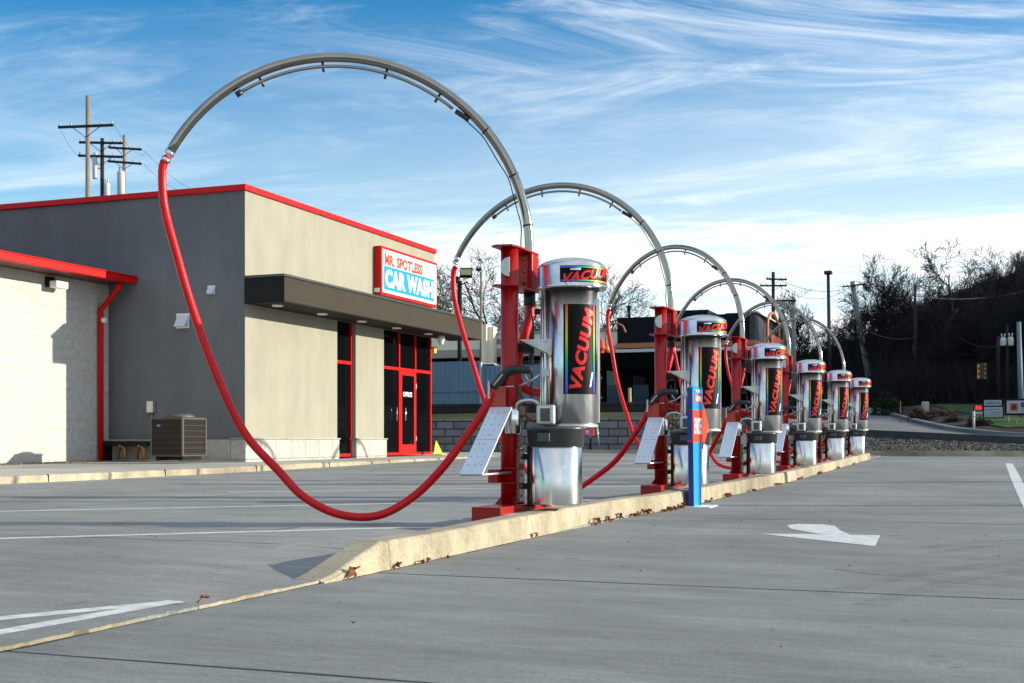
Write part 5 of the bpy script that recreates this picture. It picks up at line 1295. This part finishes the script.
# off-frame lamp post whose long shadow crosses the lane
for i, (X, Y, h) in enumerate(((9.0, 16.3, 5.5),(12.0, 23.8, 6.0))):
    e = empty('lane_lamp', (X,Y,g(Y)), ['black lot lamp beyond the right edge, nearer of two','black lot lamp beyond the right edge, farther of two'][i], 'street lamp')
    MB().tube([(0,0,0),(0,0,h)], .07+.05*i, 12).build('mast', blackp, e); MB().box(-.3,.3,-.15,.15,h,h+.1).build('lamp_head', blackp, e, .02)
    MB().lathe([(.2,0),(.2,.25),(.18,.28)], (0,0,0), 20).build('footing', walkc, e)

# ------------------------------------------------------------------ light, sky, camera
sc = bpy.context.scene
az = R(SUN_AZ); el = R(SUN_EL)
ld = bpy.data.lights.new('sun', 'SUN'); ld.energy = 5.0; ld.angle = R(.53); ld.color = (1,.92,.75)
lo = bpy.data.objects.new('sun', ld); C.objects.link(lo)
lo.rotation_euler = Vector((math.cos(az)*math.cos(el), math.sin(az)*math.cos(el), math.sin(el))).to_track_quat('Z','Y').to_euler()
w = bpy.data.worlds.new('World'); sc.world = w; w.use_nodes = True; nt = w.node_tree; N = nt.nodes; L = nt.links
bg = N['Background']; bg.inputs[1].default_value = .108
sk = N.new('ShaderNodeTexSky'); sk.sky_type = 'NISHITA'; sk.sun_disc = False; sk.sun_elevation = el; sk.sun_rotation = math.pi/2-az
sk.air_density = 1.0; sk.dust_density = .3; sk.ozone_density = 3.0
def node(t, **k):
    n = N.new(t)
    for a, b in k.items(): setattr(n, a, b)
    return n
def math_(op, a, b=None, c=None):
    n = node('ShaderNodeMath', operation=op)
    for i, v in enumerate((a,b,c)):
        if v is None: continue
        if isinstance(v, (int,float)): n.inputs[i].default_value = v
        else: L.new(v, n.inputs[i])
    return n.outputs[0]
def mr(s, a, b, c, d, clamp=True):
    n = node('ShaderNodeMapRange'); n.clamp = clamp; n.interpolation_type = 'SMOOTHSTEP'; L.new(s, n.inputs[0])
    for i, v in enumerate((a,b,c,d)): n.inputs[i+1].default_value = v
    return n.outputs[0]
tc = node('ShaderNodeTexCoord')
def dot(v):
    n = node('ShaderNodeVectorMath', operation='DOT_PRODUCT'); L.new(tc.outputs['Generated'], n.inputs[0]); n.inputs[1].default_value = v; return n.outputs['Value']
dr = dot(RT); df = dot(FW); dz = dot((0,0,1))
den = math_('MAXIMUM', math_('ADD', dz, .10), .02)
u = math_('DIVIDE', dr, den); v = math_('DIVIDE', df, den)
def cloud(us, vs, off, det, rg, dist, rot=0):
    cb = node('ShaderNodeCombineXYZ')
    c, s_ = math.cos(rot), math.sin(rot)
    u2 = math_('ADD', math_('MULTIPLY', u, c*us), math_('MULTIPLY', v, s_*us)); v2 = math_('ADD', math_('MULTIPLY', u, -s_*vs), math_('MULTIPLY', v, c*vs))
    L.new(u2, cb.inputs[0]); L.new(v2, cb.inputs[1]); cb.inputs[2].default_value = off
    n = node('ShaderNodeTexNoise'); n.inputs['Scale'].default_value = 1; n.inputs['Detail'].default_value = det; n.inputs['Roughness'].default_value = rg; n.inputs['Distortion'].default_value = dist
    L.new(cb.outputs[0], n.inputs[0]); return n.outputs[0]
c1 = cloud(.45, 1.15, 3.7, 10, .62, .9, -.18)     # streaks
c2 = cloud(.22, .45, 9.1, 4, .5, .4, -.1)         # cover
c3 = cloud(1.6, 3.8, 1.3, 8, .7, 1.4, -.3)        # wisps
cov = mr(c2, .37, .58, 0, 1)
st = mr(math_('ADD', math_('MULTIPLY', c1, .72), math_('MULTIPLY', c3, .28)), .44, .66, 0, 1)
cl = math_('MULTIPLY', math_('MULTIPLY', st, math_('ADD', math_('MULTIPLY', cov, .75), .22)), mr(dr, -.5, .1, .45, 1))
low = mr(dz, .04, .38, 1, 0)                      # whiter towards the horizon
right = mr(dr, -.5, .3, .45, 1)
base = math_('MAXIMUM', math_('MULTIPLY', math_('MULTIPLY', low, right), .85), math_('MAXIMUM', mr(df, .2, -.5, 0, .38), mr(dz, .45, .75, 0, .25)))  # unseen white veil behind and overhead, added to make the skylight less blue
bump_ = math_('MULTIPLY', mr(dz, .17, .225, 0, 1), mr(dz, .235, .285, 1, 0))
cl = math_('MULTIPLY', cl, math_('SUBTRACT', 1.0, math_('MULTIPLY', bump_, .6)))
topb = math_('MULTIPLY', math_('MULTIPLY', mr(dz, .25, .30, 0, 1), mr(dr, -.30, .05, 0, 1)), mr(dz, .42, .55, 1, 0))
topc = mr(cloud(.9, 3.2, 6.4, 10, .66, .7, .16), .44, .70, 0, .72)
cl = math_('MAXIMUM', cl, math_('MULTIPLY', topb, topc))
tot = math_('MINIMUM', math_('ADD', math_('MULTIPLY', cl, .9), math_('MULTIPLY', base, math_('ADD', .55, math_('MULTIPLY', c1, .8)))), .97)
hs = node('ShaderNodeHueSaturation'); hs.inputs['Saturation'].default_value = 1.5; hs.inputs['Value'].default_value = 1.0; L.new(sk.outputs[0], hs.inputs['Color'])
tint = node('ShaderNodeMix', data_type='RGBA', blend_type='MULTIPLY'); tint.inputs[0].default_value = 1; L.new(hs.outputs[0], tint.inputs[6]); tint.inputs[7].default_value = (.22,1.17,1.12,1)
mx = node('ShaderNodeMix', data_type='RGBA'); L.new(tot, mx.inputs[0]); L.new(tint.outputs[2], mx.inputs[6]); mx.inputs[7].default_value = (8.2,8.4,8.6,1)
L.new(mx.outputs[2], bg.inputs[0])

cam = bpy.data.cameras.new('camera'); co = bpy.data.objects.new('camera', cam); C.objects.link(co); sc.camera = co
co.location = (0,0,CAMH); co.rotation_euler = (R(90),0,R(TH)); cam.sensor_width = 36; cam.lens = 1260*36/1024
cam.shift_y = (440-341.5)/1024; cam.clip_end = 3000; cam.clip_start = .05
cam.dof.use_dof = True; cam.dof.focus_distance = 9.2; cam.dof.aperture_fstop = 10
sc.view_settings.view_transform = 'Standard'; sc.view_settings.look = 'None'; sc.view_settings.gamma = 1; sc.view_settings.exposure = .56
